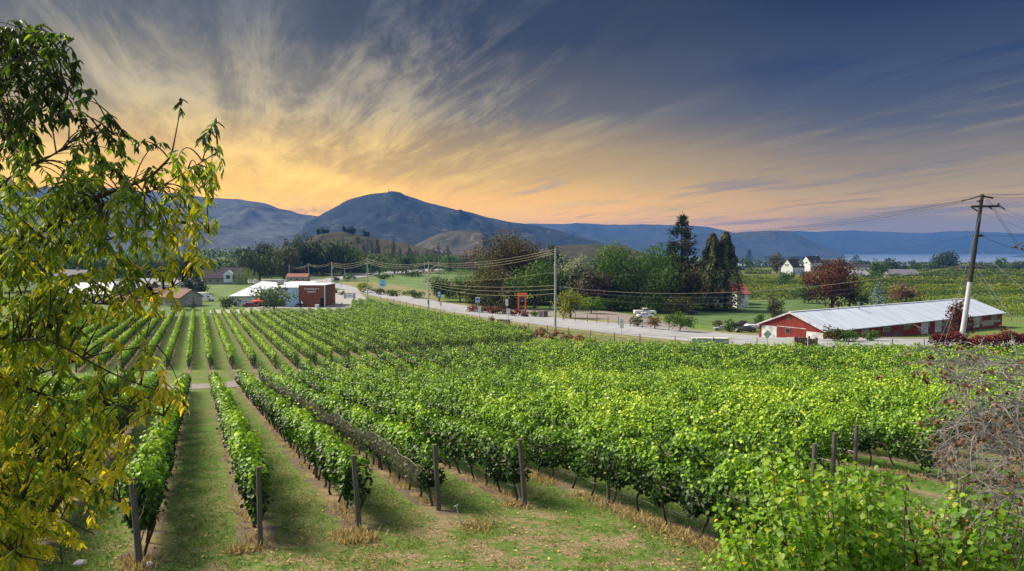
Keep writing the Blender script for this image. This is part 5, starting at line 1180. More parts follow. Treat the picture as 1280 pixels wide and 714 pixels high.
for i in range(2):
    cable(P3(328.5 + i * 2), P4(330 + i * 1.5), 1.4, 0.06, wire_l, '%s top cable between transformer pole and slender pole' % NM[i * 2])
    cable(P4(330 + i * 1.5), P5(332 + i * 1.5), 1.9, 0.07, wire_l, '%s top cable between the two slender far poles' % NM[i * 2])
    cable(PL(354 + i * 3), P2(349 + i * 4), 1.4, 0.05, wire_l, '%s low cable between street lamp and second pole' % NM[i * 2])
    cable(P2(349 + i * 4), P3(345 + i * 4), 1.3, 0.055, wire_l, '%s low cable between second pole and transformer pole' % NM[i * 2])
    cable(P3(345 + i * 2), P4(344 + i * 2), 1.2, 0.055, wire_l, '%s low cable between transformer pole and slender pole' % NM[i * 2])
cable(P1(344), LPt(1216, 295), 2.4, 0.024, wire_d, 'single thin dark cable to the bracket of the leaning pole')
cable(P1(340), PL(349.5), 1.2, 0.024, wire_l, 'single thin cable midway between tall grey pole and street lamp')
cable(P5(336), np.array(pd(150, 330, 330)), 2.5, 0.05, wire_d, 'thin dark cable leaving the farthest slender pole to the left')
cable(LPt(1240, 247), np.array(pd(1420, 236, 70)), 0.4, 0.028, wire_d, 'highest cable leaving the leaning pole to the right')
cable(LPt(1230, 243), np.array(pd(1420, 238, 140)), 0.3, 0.028, wire_d, 'second highest cable leaving the leaning pole to the right')
cable(LPt(1252, 262), np.array(pd(1420, 306, 60)), 0.5, 0.024, wire_d, 'cable falling right from the end of the long crossarm')
cable(LPt(1236, 262), np.array(pd(1420, 312, 62)), 0.4, 0.024, wire_d, 'cable falling right from the middle of the long crossarm')
cable(LPt(1218, 264), np.array(pd(1420, 325, 64)), 0.4, 0.024, wire_d, 'cable falling right from the left end of the long crossarm')
cable(LPt(1227, 294.5), np.array(pd(1420, 288, 80)), 0.3, 0.035, wire_d, 'thick cable leaving the bracket towards the right')
cable(LPt(1227, 295), LPt(1268, 310.5), 0.2, 0.035, wire_d, 'short cable from the bracket down to the hanging splice')
cable(LPt(1230, 249), LPt(1270, 307), 0.1, 0.030, wire_d, 'left strand of the pair falling to the hanging splice')
cable(LPt(1233, 249), LPt(1273, 307), 0.1, 0.030, wire_d, 'right strand of the pair falling to the hanging splice')
cable(LPt(1209, 331), np.array(pd(1420, 340, 80)), 0.8, 0.04, wire_d, 'cable running right from the pole just above the white sleeve')
cable(LPt(1209, 342), np.array(pd(1420, 352, 80)), 0.8, 0.04, wire_d, 'cable running right from the top of the white sleeve')
cable(LPt(1268, 310), np.array(pd(1420, 318, 80)), 0.4, 0.035, wire_d, 'cable leaving the hanging splice to the right')
m = MB()
for i in range(6): a = LPt(1264 + i * 3.4, 310 - (i % 3) * 2.0); m.tube([a, a + np.array([0.5, 0, 0.3 * (-1) ** i])], [0.16, 0.10], 7)
o = m.build('cable_splice', porcelain); tag(o, 'clump of black connectors hanging on cables right of the leaning pole', 'cable splice')
guy = mat('guy_wire', (0.22, 0.23, 0.25), 0.4, 0.05, metal=0.5)
for (a, b2, lb) in [((1225, 262), (1176, 446, 92), 'steep guy wire left of the leaning pole, tied near the crossarm'), ((1213, 340), (1168, 440, 92), 'short guy wire left of the pole, tied at the white sleeve'),
                    ((1221, 310), (1290, 372, 84), 'uppermost guy wire falling right of the leaning pole'), ((1217, 330), (1264, 396, 92), 'second guy wire falling right of the leaning pole'), ((1215, 337), (1258, 394, 94), 'lowest guy wire falling right of the leaning pole')]:
    cable(LPt(*a), np.array(pd(b2[0], b2[1], b2[2])), 0.02, 0.026, guy, lb, 'guy wires of the leaning pole', 6)
pg = at(1168, 437); m = MB(); m.tube([(0, 0, 0), (0.15, 0, 1.6)], 0.09, 8); o = m.build('guy_guard', mat('yellow_plastic', (0.70, 0.48, 0.02), 0.5, 0.1), loc=pg); tag(o, 'short yellow guard sleeve at the foot of a guy wire', 'guy guard')
# radio tower on the peak
pt_ = pd(486, 241.2, 4200); r_ = empty('radio_tower', pt_ - np.array([0, 0, 3]), 0, 'tiny lattice radio tower on the mountain top', 'tower'); m = MB()
for dx in (-1.5, 1.5): m.tube([(dx * 1.6, 0, 0), (dx * 0.3, 0, 24)], 0.9, 4)
for k in range(5): m.tube([(-2.2 + k * .4, 0, k * 4.5), (2.0 - k * .4, 0, k * 4.5 + 3)], 0.5, 4)
m.build('mast', darkpole, r_)

# ------------------------------------------------------------------ signs and street furniture
signblue = mat('sign_blue', (0.05, 0.16, 0.42), 0.5, 0.08); signcyan = mat('sign_cyan', (0.20, 0.55, 0.68), 0.5, 0.06); signwhite = mat('sign_white', (0.68, 0.70, 0.72), 0.5, 0.05)
orange = mat('orange_paint', (0.78, 0.13, 0.035), 0.55, 0.15)
def sign(px, yb, yt, w, h, face, label, yaw=0.0, cat='road sign', mark=None, two=False, post=None, name='road_sign', back=False, diamond=False, low=None):
    p = at(px, yb); S = F / p[1]; H = pd(px, yt, p[1])[2] - p[2]; W = w / S; Hh = h / S
    r = empty(name, p, yaw, label, cat); m = MB()
    for dx in ((-W * 0.4, W * 0.4) if two else (0,)): m.tube([(dx, 0.08, -0.2), (dx, 0.08, H - 0.05)], 0.05, 7); 
    m.build('post', post or steelpole, r); m = MB()
    if diamond: m.prism([(-W / 2, H - Hh / 2), (0, H - Hh), (W / 2, H - Hh / 2), (0, H)], 'y', -0.02, 0.02)
    else: m.box(-W / 2, W / 2, -0.03, 0.03, H - Hh, H)
    pn = m.build('panel', face, r)
    if mark: mark(pn, W, Hh, H)
    if low:
        mm, dz, ww, hh2 = low; q = MB(); q.box(-ww / 2, ww / 2, -0.04, 0.02, dz, dz + hh2); q.build('lower_panel', mm, r)
    return r
def bars(mm, rows):
    def f(pn, W, Hh, H):
        q = MB()
        for (x0, x1, z0, z1) in rows: q.box(x0 * W, x1 * W, -0.042, -0.032, H - Hh + z0 * Hh, H - Hh + z1 * Hh)
        q.build('marking', mm, pn)
    return f
sign(549, 379, 364, 4.4, 8, signblue, 'blue information sign on a post behind the road', mark=bars(signwhite, [(-.3, .3, .55, .85), (-.3, .3, .2, .4)]))
sign(551, 389.5, 377.5, 2.8, 4.5, signwhite, 'small white sign on the near verge below the blue one')
sign(478.5, 366, 350, 8.6, 8.6, signcyan, 'light blue square billboard on a post beside the road', cat='billboard', mark=bars(signblue, [(-.08, .08, .55, .8), (-.3, .3, .25, .36), (-.25, .25, .12, .2)]))
sign(473, 366, 357, 1.6, 8.5, signwhite, 'narrow white marker post beside the light blue billboard', cat='marker')
sign(597, 391, 371.5, 5.2, 6.6, signwhite, 'square white sign with blue emblem on a post above the red hedge', mark=bars(signblue, [(-.4, .4, .35, .75), (-.25, .25, .1, .22)]))
sign(599.5, 397.5, 383, 4.0, 8.5, signwhite, 'white rectangular sign back nearest the square emblem sign')
sign(633.5, 396, 374, 3.4, 8.0, signwhite, 'tall white sign plate left of the orange gate', mark=bars(MATS['grey_metal'], [(-.3, .3, .5, .6), (-.3, .3, .3, .4)]))
sign(635.5, 401, 386, 4.4, 6.0, signwhite, 'white sign back in front of the tall white plate')
sign(777, 420, 398.5, 5.2, 12, signwhite, 'white upright sign plate on the near verge facing the parked pickup', mark=bars(mat('pale_green_mark', (0.3, 0.5, 0.45), 0.6), [(-.2, .2, .55, .8)]))
sign(959, 436, 412.5, 11, 11, mat('sign_back', (0.46, 0.52, 0.50), 0.5, 0.1), 'diamond warning sign seen from behind, before the red barn', diamond=True)
sign(449.5, 362, 355.5, 2.4, 6, signblue, 'small blue marker sign across from the entrance lot', mark=bars(signwhite, [(-.35, .35, .1, .45)]))
sign(426.5, 358, 353.2, 1.8, 4.5, signwhite, 'small white marker sign at the road bend')
# entrance board between two grey posts
pe = at(437, 373.5); S = F / pe[1]; r_ = empty('entrance_board', pe, 0, 'white entrance board hung between two grey posts by the lot', 'sign')
for s in (-1, 1): q = MB(); q.box(s * 6 / S - 0.35, s * 6 / S + 0.35, -0.3, 0.3, -0.2, 7.4 / S); q.build('post', steelpole, r_)
q = MB(); q.box(-6 / S + 0.4, 6 / S - 0.4, -0.06, 0.06, 1.3 / S, 7.0 / S); pn = q.build('panel', signwhite, r_); q = MB(); q.box(-2.4 / S, 2.6 / S, -0.075, -0.06, 6.3 / S, 6.9 / S); q.box(-1.5 / S, 2 / S, -0.075, -0.06, 3.6 / S, 4.2 / S); q.build('marking', dark_open, pn)
# orange gate frame with hanging dark sign
pgt = at(652.5, 391); S = F / pgt[1]; r_ = empty('orange_gate', pgt, 0, 'bright orange wooden frame gate with a dark board hanging inside', 'gate')
Hg = pd(652, 366.5, pgt[1])[2] - pgt[2]
for s in (-1, 1): q = MB(); q.box(s * 4.3 / S - 0.22, s * 4.3 / S + 0.22, -0.22, 0.22, -0.2, Hg - 0.65); q.build('post', orange, r_, bevel=0.02)
q = MB(); q.box(-6.3 / S, 6.3 / S, -0.3, 0.3, Hg - 0.65, Hg); q.build('lintel', orange, r_, bevel=0.03); q = MB(); q.box(-3.6 / S, 3.6 / S, -0.1, 0.1, Hg - 1.05, Hg - 0.66); q.build('beam', orange, r_)
q = MB(); q.box(-2.3 / S, 2.3 / S, -0.07, 0.07, Hg - 2.5, Hg - 1.2); pn = q.build('hanging_board', mat('slate_board', (0.05, 0.055, 0.07), 0.6, 0.2), r_)
q = MB(); q.box(-1.4 / S, 1.4 / S, -0.085, -0.07, Hg - 2.3, Hg - 2.15); q.build('marking', signcyan, pn)
# stone gate pillars of the driveway
for px, lb in ((676, 'tan stone pillar at the driveway mouth, left one'), (682, 'dark stone pillar at the driveway mouth, right one')):
    p = at(px, 396.5); q = MB(); q.box(-0.55, 0.55, -0.5, 0.5, -0.2, 1.45); q.box(-0.65, 0.65, -0.6, 0.6, 1.452, 1.6); o = q.build('stone_pillar', mat('fieldstone', (0.27, 0.23, 0.19), 0.95, 0.5, 3.0, 0.9) if px < 680 else mat('fieldstone_dark', (0.13, 0.11, 0.10), 0.95, 0.5, 3.0, 0.9), loc=p, bevel=0.05); tag(o, lb, 'pillar', 'stone pillars of the driveway')
# roadside stand
p = at(631, 409); S = F / p[1]; r_ = empty('fruit_stand', p, R(-12), 'little roadside stand with flat roof and yellow side panel', 'stand')
q = MB(); q.box(-1.35, 1.0, -0.7, 0.7, 0.1, 1.45); q.build('box', mat('pale_wood', (0.50, 0.40, 0.26), 0.8, 0.2), r_); q = MB(); q.prism([(-0.95, 1.7), (0.95, 1.5), (0.95, 1.58), (-0.95, 1.78)], 'x', -1.6, 1.5); q.build('roof', grey_roof, r_)
q = MB(); q.box(-1.30, -0.1, -0.74, -0.70, 0.3, 1.3); q.build('side_panel', mat('yellow_panel', (0.75, 0.62, 0.22), 0.7, 0.1), r_)
for x in (-1.4, 1.3): q = MB(); q.box(x - 0.06, x + 0.06, -0.85, -0.73, -0.2, 1.6); q.build('post', wood_post, r_)
# long white covered crate row on the verge
p = at(887.5, 434.5); S = F / p[1]; r_ = empty('roadside_barrier', p, R(-5), 'long pale barrier with five panels and a white top on the near verge', 'barrier')
Wt = 45 / S
q = MB(); q.box(-Wt / 2, Wt / 2, -0.35, 0.35, 1.40, 1.50); q.build('top', mat('bright_white_plastic', (0.8, 0.8, 0.8), 0.5, 0.03), r_)
pm_ = mat('stained_pale_panel', (0.46, 0.50, 0.49), 0.7, 0.3, 2.2, 0.1, col2=(0.24, 0.33, 0.26))
for i in range(5): q = MB(); x = -Wt / 2 + i * Wt / 5; q.box(x + 0.05, x + Wt / 5 - 0.05, -0.30, 0.30, 0.05, 1.39); q.build('panel', pm_, r_)
for i in range(6): q = MB(); x = -Wt / 2 + i * Wt / 5; q.box(x - 0.04, x + 0.04, -0.34, -0.305, 0, 1.39); q.build('post', greymetal, r_)
# brown board gate by the road
p = at(1007, 437); S = F / p[1]; r_ = empty('wooden_gate', p, R(3), 'brown board gate between stout posts on the near roadside', 'gate')
woodred = mat('reddish_boards', (0.20, 0.105, 0.085), 0.9, 0.35, 1.5, 0.4, stretch=(8, 8, 1))
for (x0, x1, h) in ((-15, -12.6, 2.05), (3.2, 5.0, 2.0), (12.0, 14.8, 1.8)): q = MB(); q.box(x0 / S, x1 / S, -0.16, 0.16, -0.3, h); q.build('post', woodred if x0 < 0 or x0 > 10 else wood_post, r_)
for (x0, x1, h) in ((-12.4, 3.0, 1.85), (5.2, 11.8, 1.6)):
    q = MB(); n = int((x1 - x0) / 1.3)
    for i in range(n): q.box((x0 + i * 1.3) / S, (x0 + i * 1.3 + 1.15) / S, -0.04, 0.04, 0.1, h + 0.06 * math.sin(i * 2.3))
    q.build('board_panel', woodred, r_)
q = MB(); q.box(-12.5 / S, 12 / S, -0.1, -0.045, 1.25, 1.37); q.build('rail', woodred, r_)

# fences
def fence(px_list, label, hpx, name='post_fence', r=0.075, m_=None, rails=(0.9, 0.5), base_line=None, wires=True):
    pts = [at(x, y) for x, y in px_list]; o0 = pts[0]; root = empty(name, o0, 0, label, 'fence'); hs = []
    for i, p in enumerate(pts):
        h = hpx[i] if hasattr(hpx, '__len__') else hpx; hs.append(h); q = MB(); a = (p - o0); l = 0.05 * math.sin(i * 7.1)
        q.tube([(a[0], a[1], a[2] - 0.3), (a[0] + l, a[1], a[2] + h)], [r, r * 0.9], 7); q.build('post', m_ or wood_post, root)
    if wires:
        for k in rails:
            q = MB(); q.tube([tuple(p - o0 + np.array([0, -r - 0.01, hs[i] * k])) for i, p in enumerate(pts)], 0.018, 4); q.build('wire', wire_m, root)
    return root
nearf = [(476, 374.5), (484, 376.5), (492, 378.5), (500, 380.5), (508, 383), (517, 385), (526, 387), (535, 389), (544, 391), (555, 393), (568, 395.5), (583.5, 399), (600, 402), (617.5, 405), (640, 410), (661, 414), (684, 418), (710, 421), (738, 424.5), (768, 428), (800, 430.5), (844, 433), (892, 435.5), (946, 437), (1000, 438), (1060, 438.5), (1115, 438.5), (1155, 438.5)]
fence(nearf, 'long row of dark wooden posts with wire along the near side of the road', [1.35] * 15 + [1.7] * 13, m_=mat('dark_post', (0.085, 0.065, 0.055), 0.9, 0.3, 3.0))
fence([(704, 401), (719, 402), (734, 403), (746, 404), (760, 405.5), (773, 407), (788, 408.5), (803, 410), (819, 411.5), (836, 413.5), (850, 415)], 'post and rail fence between driveway and far side of the road', 1.9, m_=MATS['dark_post'])
fence([(664, 387.5), (672, 388.5), (686, 390), (700, 391), (712, 392)], 'low dark rail fence behind the stone pillars', 1.2, m_=MATS['dark_post'])
fence([(1232, 401), (1248, 401.5), (1264, 402), (1282, 402.5), (1300, 403)], 'grey corral fence at the right end of the barn', 1.7, m_=wood_post)
fence([(1052, 371), (1058, 371.3), (1090, 372.5)], 'tall dark trellis frame in the orchard behind the barn', 4.2, m_=darkpole, r=0.16, rails=(0.98, 0.6))

# ------------------------------------------------------------------ vehicles
def paint(n, c): return mat('car_paint_' + n, c, 0.3, 0.04, spec=0.5)
def wheel(parent, x, y, r=0.36, w=0.24):
    t = MB(); t.disc_cyl((0, 0, 0), r, 'y', w, 18); ty = t.build('wheel', black, parent, loc=(x, y, r)); q = MB(); q.disc_cyl((0, 0, 0), r * 0.58, 'y', w + 0.03, 12); q.build('rim', greymetal, ty)
def vehicle(name, loc, rz, body, cab, glassq, m_, label, cat, W=1.8, wx=(-1.35, 1.35), k=1.0, extra=None, wr=0.36):
    """side profiles in (x,z); x forward"""
    r = empty(name, loc, rz, label, cat); r.scale = (k, k, k)
    q = MB(); q.prism(body, 'y', -W / 2, W / 2); q.build('body', m_, r, bevel=0.06)
    n = len(cab); q = MB(); zb = min(z for _, z in cab); zt = max(z for _, z in cab)
    ins = lambda z: W / 2 - 0.04 - 0.20 * (z - zb) / (zt - zb)
    q.v += [(x, -ins(z), z) for x, z in cab] + [(x, ins(z), z) for x, z in cab]; q.f += [tuple(range(n))[::-1], tuple(range(n, 2 * n))] + [(i, (i + 1) % n, n + (i + 1) % n, n + i) for i in range(n)]
    q.build('cabin', m_, r, bevel=0.03)
    for g in glassq:
        for s in (-1, 1): q = MB(); q.quad(*[(x, s * (ins(z) + 0.012), z) for x, z in g]); q.build('side_window', glass, r)
    # front and rear screens follow the cabin ends
    for a, b_ in ((cab[0], cab[1]), (cab[-1], cab[-2])):
        f = lambda t: (a[0] + (b_[0] - a[0]) * t, a[1] + (b_[1] - a[1]) * t); (x0, z0), (x1, z1) = f(0.15), f(0.88); sx = 0.012 * (1 if a[0] > cab[len(cab) // 2][0] else -1) * 3
        q = MB(); q.quad((x0 + sx, -ins(z0) + .1, z0 + .01), (x0 + sx, ins(z0) - .1, z0 + .01), (x1 + sx, ins(z1) - .1, z1 + .01), (x1 + sx, -ins(z1) + .1, z1 + .01)); q.build('windscreen', glass, r)
    for x in wx:
        for s in (-1, 1): wheel(r, x, s * (W / 2 - 0.10), wr)
    xf = max(x for x, _ in body); xr = min(x for x, _ in body); zf = 0.68
    for s in (-1, 1):
        q = MB(); q.box(xf - 0.03, xf + 0.03, s * (W / 2 - 0.28) - 0.16, s * (W / 2 - 0.28) + 0.16, zf, zf + 0.16); q.build('headlight', trim_w, r)
        q = MB(); q.box(xr - 0.03, xr + 0.03, s * (W / 2 - 0.2) - 0.1, s * (W / 2 - 0.2) + 0.1, zf, zf + 0.2); q.build('tail_light', MATS['car_paint_red'] if 'car_paint_red' in MATS else paint('red', (0.4, 0.01, 0.01)), r)
    for x in (xf, xr): q = MB(); q.box(x - 0.06, x + 0.07, -W / 2 + 0.05, W / 2 - 0.05, 0.38, 0.58); q.build('bumper', greymetal, r)
    return r
truck_body = [(-2.75, 0.42), (2.65, 0.42), (2.72, 0.9), (2.6, 1.12), (1.1, 1.20), (-0.75, 1.20), (-0.75, 1.24), (-2.75, 1.24)]
truck_cab = [(1.15, 1.16), (0.55, 1.78), (-0.55, 1.80), (-0.80, 1.16)]
truck_glass = [[(0.98, 1.22), (0.55, 1.68), (0.05, 1.70), (0.05, 1.22)], [(-0.05, 1.22), (-0.05, 1.70), (-0.5, 1.70), (-0.66, 1.22)]]
car_body = [(-2.15, 0.32), (2.1, 0.32), (2.18, 0.62), (2.0, 0.86), (0.95, 0.98), (-1.6, 1.0), (-2.15, 0.92)]
car_cab = [(1.0, 0.94), (0.35, 1.40), (-0.95, 1.42), (-1.75, 0.96)]
car_glass = [[(0.8, 0.99), (0.32, 1.34), (-0.2, 1.35), (-0.2, 0.99)], [(-0.28, 0.99), (-0.28, 1.35), (-0.9, 1.35), (-1.4, 0.99)]]
pw = paint('white', (0.72, 0.74, 0.77)); 
p = at(806, 394); tr_ = vehicle('pickup_truck', p, R(4), truck_body, truck_cab, truck_glass, pw, 'white pickup truck parked under the fruit trees', 'pickup truck', wx=(-1.75, 1.75), k=1.12)
p = at(806, 397.5); vehicle('parked_car', p, R(8), car_body, car_cab, car_glass, pw, 'low white car parked right in front of the white pickup', 'car', k=0.98)
p = at(862, 393); vehicle('parked_car', p, R(20), car_body, car_cab, car_glass, paint('black', (0.02, 0.02, 0.025)), 'dark car in deep shade under the trees by the lawn', 'car', k=1.0)
p = at(902.5, 413.5); vehicle('parked_car', p, R(172), car_body, car_cab, car_glass, paint('silver', (0.34, 0.36, 0.40)), 'silver grey car parked by the lawn left of the green shrub', 'car', k=0.78)
p = at(929, 410.5); vehicle('pickup_truck', p, R(176), truck_body, truck_cab, truck_glass, paint('maroon', (0.045, 0.02, 0.03)), 'dark maroon pickup parked behind the flat trailer', 'pickup truck', wx=(-1.75, 1.75), k=0.95)
p = at(931, 415.5); vehicle('parked_car', p, R(186), car_body, car_cab, car_glass, paint('charcoal', (0.05, 0.055, 0.07)), 'charcoal car nearest the road beside the barn', 'car', k=0.95)
p = at(313, 384); vehicle('parked_car', p, R(10), car_body, car_cab, car_glass, paint('darkred', (0.22, 0.01, 0.02)), 'dark red car beside the clipped round bush at the white building', 'car', k=1.0)
p = at(941, 414); r_ = empty('flat_trailer', p, R(4), 'white flat trailer loaded with a sheet, against the barn end', 'trailer')
q = MB(); q.box(-2.2, 2.2, -0.9, 0.9, 0.72, 0.86); q.build('deck', worn_white, r_); q = MB(); q.prism([(-2.0, 0.87), (2.0, 0.87), (1.7, 1.35), (-1.2, 1.5)], 'y', -0.8, 0.8); q.build('load', pw, r_, bevel=0.08)
for s in (-1, 1): wheel(r_, -0.3, s * 0.8, 0.33)
q = MB(); q.tube([(-2.2, 0, 0.75), (-3.2, 0, 0.5)], 0.05, 6); q.build('tow_bar', greymetal, r_)
# white box truck
p = at(255, 376.5); r_ = empty('box_truck', p, R(-5), 'white box truck parked on the side lane by the bungalow', 'truck')
q = MB(); q.box(-2.6, 1.4, -1.2, 1.2, 0.7, 3.1); q.build('cargo_box', pw, r_, bevel=0.05); q = MB(); q.prism([(1.45, 0.5), (3.5, 0.5), (3.5, 1.2), (2.9, 1.35), (2.5, 2.1), (1.45, 2.15)], 'y', -1.05, 1.05); q.build('cab', pw, r_, bevel=0.06)
for s in (-1, 1): q = MB(); q.quad((1.7, s * 1.062, 1.35), (2.75, s * 1.062, 1.35), (2.4, s * 1.062, 2.0), (1.7, s * 1.062, 2.0)); q.build('side_window', glass, r_)
for x in (-1.7, 2.6):
    for s in (-1, 1): wheel(r_, x, s * 1.0, 0.45)
q = MB(); q.box(-2.64, -2.6, -1.0, 1.0, 0.9, 2.9); q.build('rear_door', trim_w, r_)
# motorcycle by the box front
p = at(374.3, 384.5); r_ = empty('motorcycle', p, R(25), 'dark motorcycle with white cowl parked against the pale blue wall', 'motorcycle'); r_.scale = (1.5, 1.5, 1.5)
for x in (-0.7, 0.7): wheel(r_, x, 0, 0.32, 0.14)
q = MB(); q.prism([(-0.55, 0.45), (0.45, 0.42), (0.5, 0.85), (0.1, 0.98), (-0.4, 0.80), (-0.8, 0.85)], 'y', -0.14, 0.14); q.build('body', black, r_, bevel=0.04); q = MB(); q.prism([(0.4, 0.7), (0.75, 0.85), (0.55, 1.3), (0.35, 1.15)], 'y', -0.2, 0.2); q.build('cowl', pw, r_, bevel=0.04)
q = MB(); q.tube([(0.45, -0.35, 1.1), (0.5, 0, 1.05), (0.45, 0.35, 1.1)], 0.025, 6); q.tube([(0.7, 0, 0.32), (0.5, 0, 1.05)], 0.035, 6); q.build('handlebar', greymetal, r_)
# white waste box and traffic cones
p = at(396.3, 385); q = MB(); q.box(-0.55, 0.55, -0.4, 0.4, 0, 1.0); q.box(-0.6, 0.6, -0.45, 0.45, 1.002, 1.12); o = q.build('waste_box', trim_w, loc=p, bevel=0.04); tag(o, 'small white box bin before the wooden wall', 'bin')
for px, yb, lb in ((419, 382.3, 'orange traffic cone on the lot nearer the wooden wall'), (427.3, 382, 'orange traffic cone on the lot nearer the vines')):
    p = at(px, yb); r_ = empty('traffic_cone', p, 0, lb, 'traffic cone', 'traffic cones on the lot'); q = MB(); q.tube([(0, 0, 0.06), (0, 0, 1.1)], [0.38, 0.08], 12); q.build('cone', orange, r_); q = MB(); q.box(-0.5, 0.5, -0.5, 0.5, 0, 0.06); q.build('base', black, r_)
    q = MB(); q.tube([(0, 0, 0.55), (0, 0, 0.75)], [0.262, 0.205], 12); q.build('band', trim_w, r_)
# ------------------------------------------------------------------ near ground cover
grass_m = leafmat('grass_blades', [(0.030, 0.068, 0.012), (0.080, 0.155, 0.024), (0.15, 0.24, 0.04), (0.28, 0.27, 0.09)], 0.3, 0.7, 0.9, 0.1)
straw_m = leafmat('straw', [(0.16, 0.115, 0.06), (0.34, 0.26, 0.14), (0.55, 0.44, 0.27)], 0.25, 0.8, 0.6, 0.1)
litter_m = leafmat('fallen_leaf', [(0.06, 0.035, 0.02), (0.16, 0.09, 0.045), (0.30, 0.22, 0.08), (0.40, 0.36, 0.12)], 0.1, 0.8, 0.6, 0.1)
def blades(name, P, h, w, m, label, spread=0.5, tint=None):
    n = len(P); D = np.c_[rng.normal(0, spread, n), rng.normal(0, spread, n), np.ones(n)]; N = unit(n)
    c = leaves(P, D, N, h, w, 'blade', tint); return tag(np_mesh(name, c[0], c[1], c[2], m, None, c[3]), label, kind='stuff')
def clumps2(x, y, k, s):
    return np.array([mnoise.noise(Vector((a * k, b_ * k, s))) for a, b_ in zip(x, y)])
n = 190000; yy = 11 + 26 * rng.random(n) ** 1.5; xx = (rng.random(n) * 2 - 1) * 0.78 * yy
q = xx * VX + yy * VY; fr = np.abs(((q - Q0) / DQ + 0.5) % 1 - 0.5) * DQ
lim = np.minimum((xx + 6) * 0.75 + 15.2, 20.0) - np.where(xx > 3, 6, 0); inr = yy > lim
cn = clumps2(xx, yy, 0.9, 2.2) + 0.5 * clumps2(xx, yy, 3.1, 5.5)
keep = np.where(inr, fr > 0.55 + 0.3 * cn, rng.random(n) < np.clip(0.34 + cn * 1.9, 0.04, 1.0)); xx, yy, cn = xx[keep], yy[keep], cn[keep]
tint = np.clip(0.42 + 0.35 * cn + rng.normal(0, 0.16, len(xx)), 0, 1)
blades('grass', np.c_[xx, yy, G(xx, yy) - 0.005], (0.035 + 0.05 * rng.random(len(xx))) * (1 + 0.5 * np.clip(cn, -0.5, 1)), 0.012, grass_m, None, 0.6, tint)
# straw-dry grass under the nearest rows and round the end posts
px_l, py_l = [], []
for k in range(-1, 12):
    if ('A', k) not in ROWS: continue
    q_, s0, s1 = ROWS[('A', k)][:3]; amount = {6: 5200, 3: 1800, 1: 1700, 2: 1500, 4: 1400, 5: 1200}.get(k, 900)
    s = s0 - 0.4 + rng.random(amount) ** 1.6 * min(26, s1 - s0); lat = rng.normal(-0.05 if k != 6 else -0.35, 0.17 if k != 6 else 0.24, amount)
    kp = vnoise(s, k + 31, 0.8) + 0.6 * vnoise(s, k + 3, 2.7) > (-0.15 if k == 6 else 0.0)
    a, c_ = rowpt(q_ + lat, s); px_l.append(a[kp]); py_l.append(c_[kp])
for (cx_, cy_, rad, cnt) in [(447, 676, 0.45, 900), (300, 690, 0.3, 260), (427, 670, 0.25, 300), (170, 705, 0.4, 300), (640, 632, 0.35, 300), (596, 660, 0.5, 260)]:
    p = at(cx_, cy_); px_l.append(p[0] + rng.normal(0, rad * .5, cnt)); py_l.append(p[1] + rng.normal(0, rad * .5, cnt))
xx = np.concatenate(px_l); yy = np.concatenate(py_l); zz_ = G(xx, yy)
blades('dry_grass', np.c_[xx, yy, zz_ - 0.01], 0.08 + 0.17 * rng.random(len(xx)), 0.012, straw_m, None, 0.75)
n = 3400; yy = 11 + 20 * rng.random(n) ** 1.3; xx = (rng.random(n) * 2 - 1) * 0.75 * yy
Dl = unit(n); Dl[:, 2] *= 0.15; Nl = unit(n) * 0.35 + np.array([0, 0, 1.0]); c = leaves(np.c_[xx, yy, G(xx, yy) + 0.025], Dl, Nl, 0.05 + 0.06 * rng.random(n), 0.05, 'vine', None)
tag(np_mesh('fallen_leaves', c[0], c[1], c[2], litter_m, None, c[3]), kind='stuff')

# netting bunched along the fourth row
q_, s0, s1 = ROWS[('A', 4)][:3]
nm_ = bpy.data.materials.new('bird_net'); nm_.use_nodes = True; t = nm_.node_tree; t.nodes.clear(); b = NB(t)
tc = b.new('ShaderNodeTexCoord'); p_ = b.new('ShaderNodeBsdfPrincipled'); p_.inputs['Base Color'].default_value = (0.035, 0.03, 0.022, 1); p_.inputs['Roughness'].default_value = 0.8
tr = b.new('ShaderNodeBsdfTransparent'); mx = b.new('ShaderNodeMixShader'); b.put(mx.inputs[0], b.maprange(b.noise(tc.outputs['Object'], 2.2, 5, 0.7), 0.35, 0.65, 0.14, 0.38))
b.l.new(tr.outputs[0], mx.inputs[1]); b.l.new(p_.outputs[0], mx.inputs[2]); o_ = b.new('ShaderNodeOutputMaterial'); b.l.new(mx.outputs[0], o_.inputs[0])
ss = np.linspace(s0 + 0.2, min(s1 - 1, s0 + 58), 260); Vn = []; prof = [(-0.34, 1.30), (-0.47, 1.22), (-0.53, 1.02), (-0.52, 0.84), (-0.44, 0.70), (-0.33, 0.66)]
for j, (l, h) in enumerate(prof):
    w1 = vnoise(ss, 3, 0.7) * 0.10 + vnoise(ss, 5, 2.5) * 0.05 + 0.10 * np.sin(ss * 0.84)
    ll = l + 0.06 * vnoise(ss, j + 20, 1.9); a, c_ = rowpt(q_ + ll, ss); Vn.append(np.c_[a, c_, G(a, c_) + h + w1 + (0.05 * vnoise(ss, j + 40, 3.0))])
Vn = np.array(Vn); nr, nc = Vn.shape[:2]; j, i = np.meshgrid(np.arange(nr - 1), np.arange(nc - 1), indexing='ij'); a = (j * nc + i).ravel()
on = Vn[0, 0]; o = np_mesh('bird_net', (Vn - on).reshape(-1, 3), np.full(len(a), 4), np.stack([a, a + 1, a + nc + 1, a + nc], 1).ravel(), nm_, loc=on)
tag(o, 'dark bird netting bunched along the left side of a vine row', 'netting')
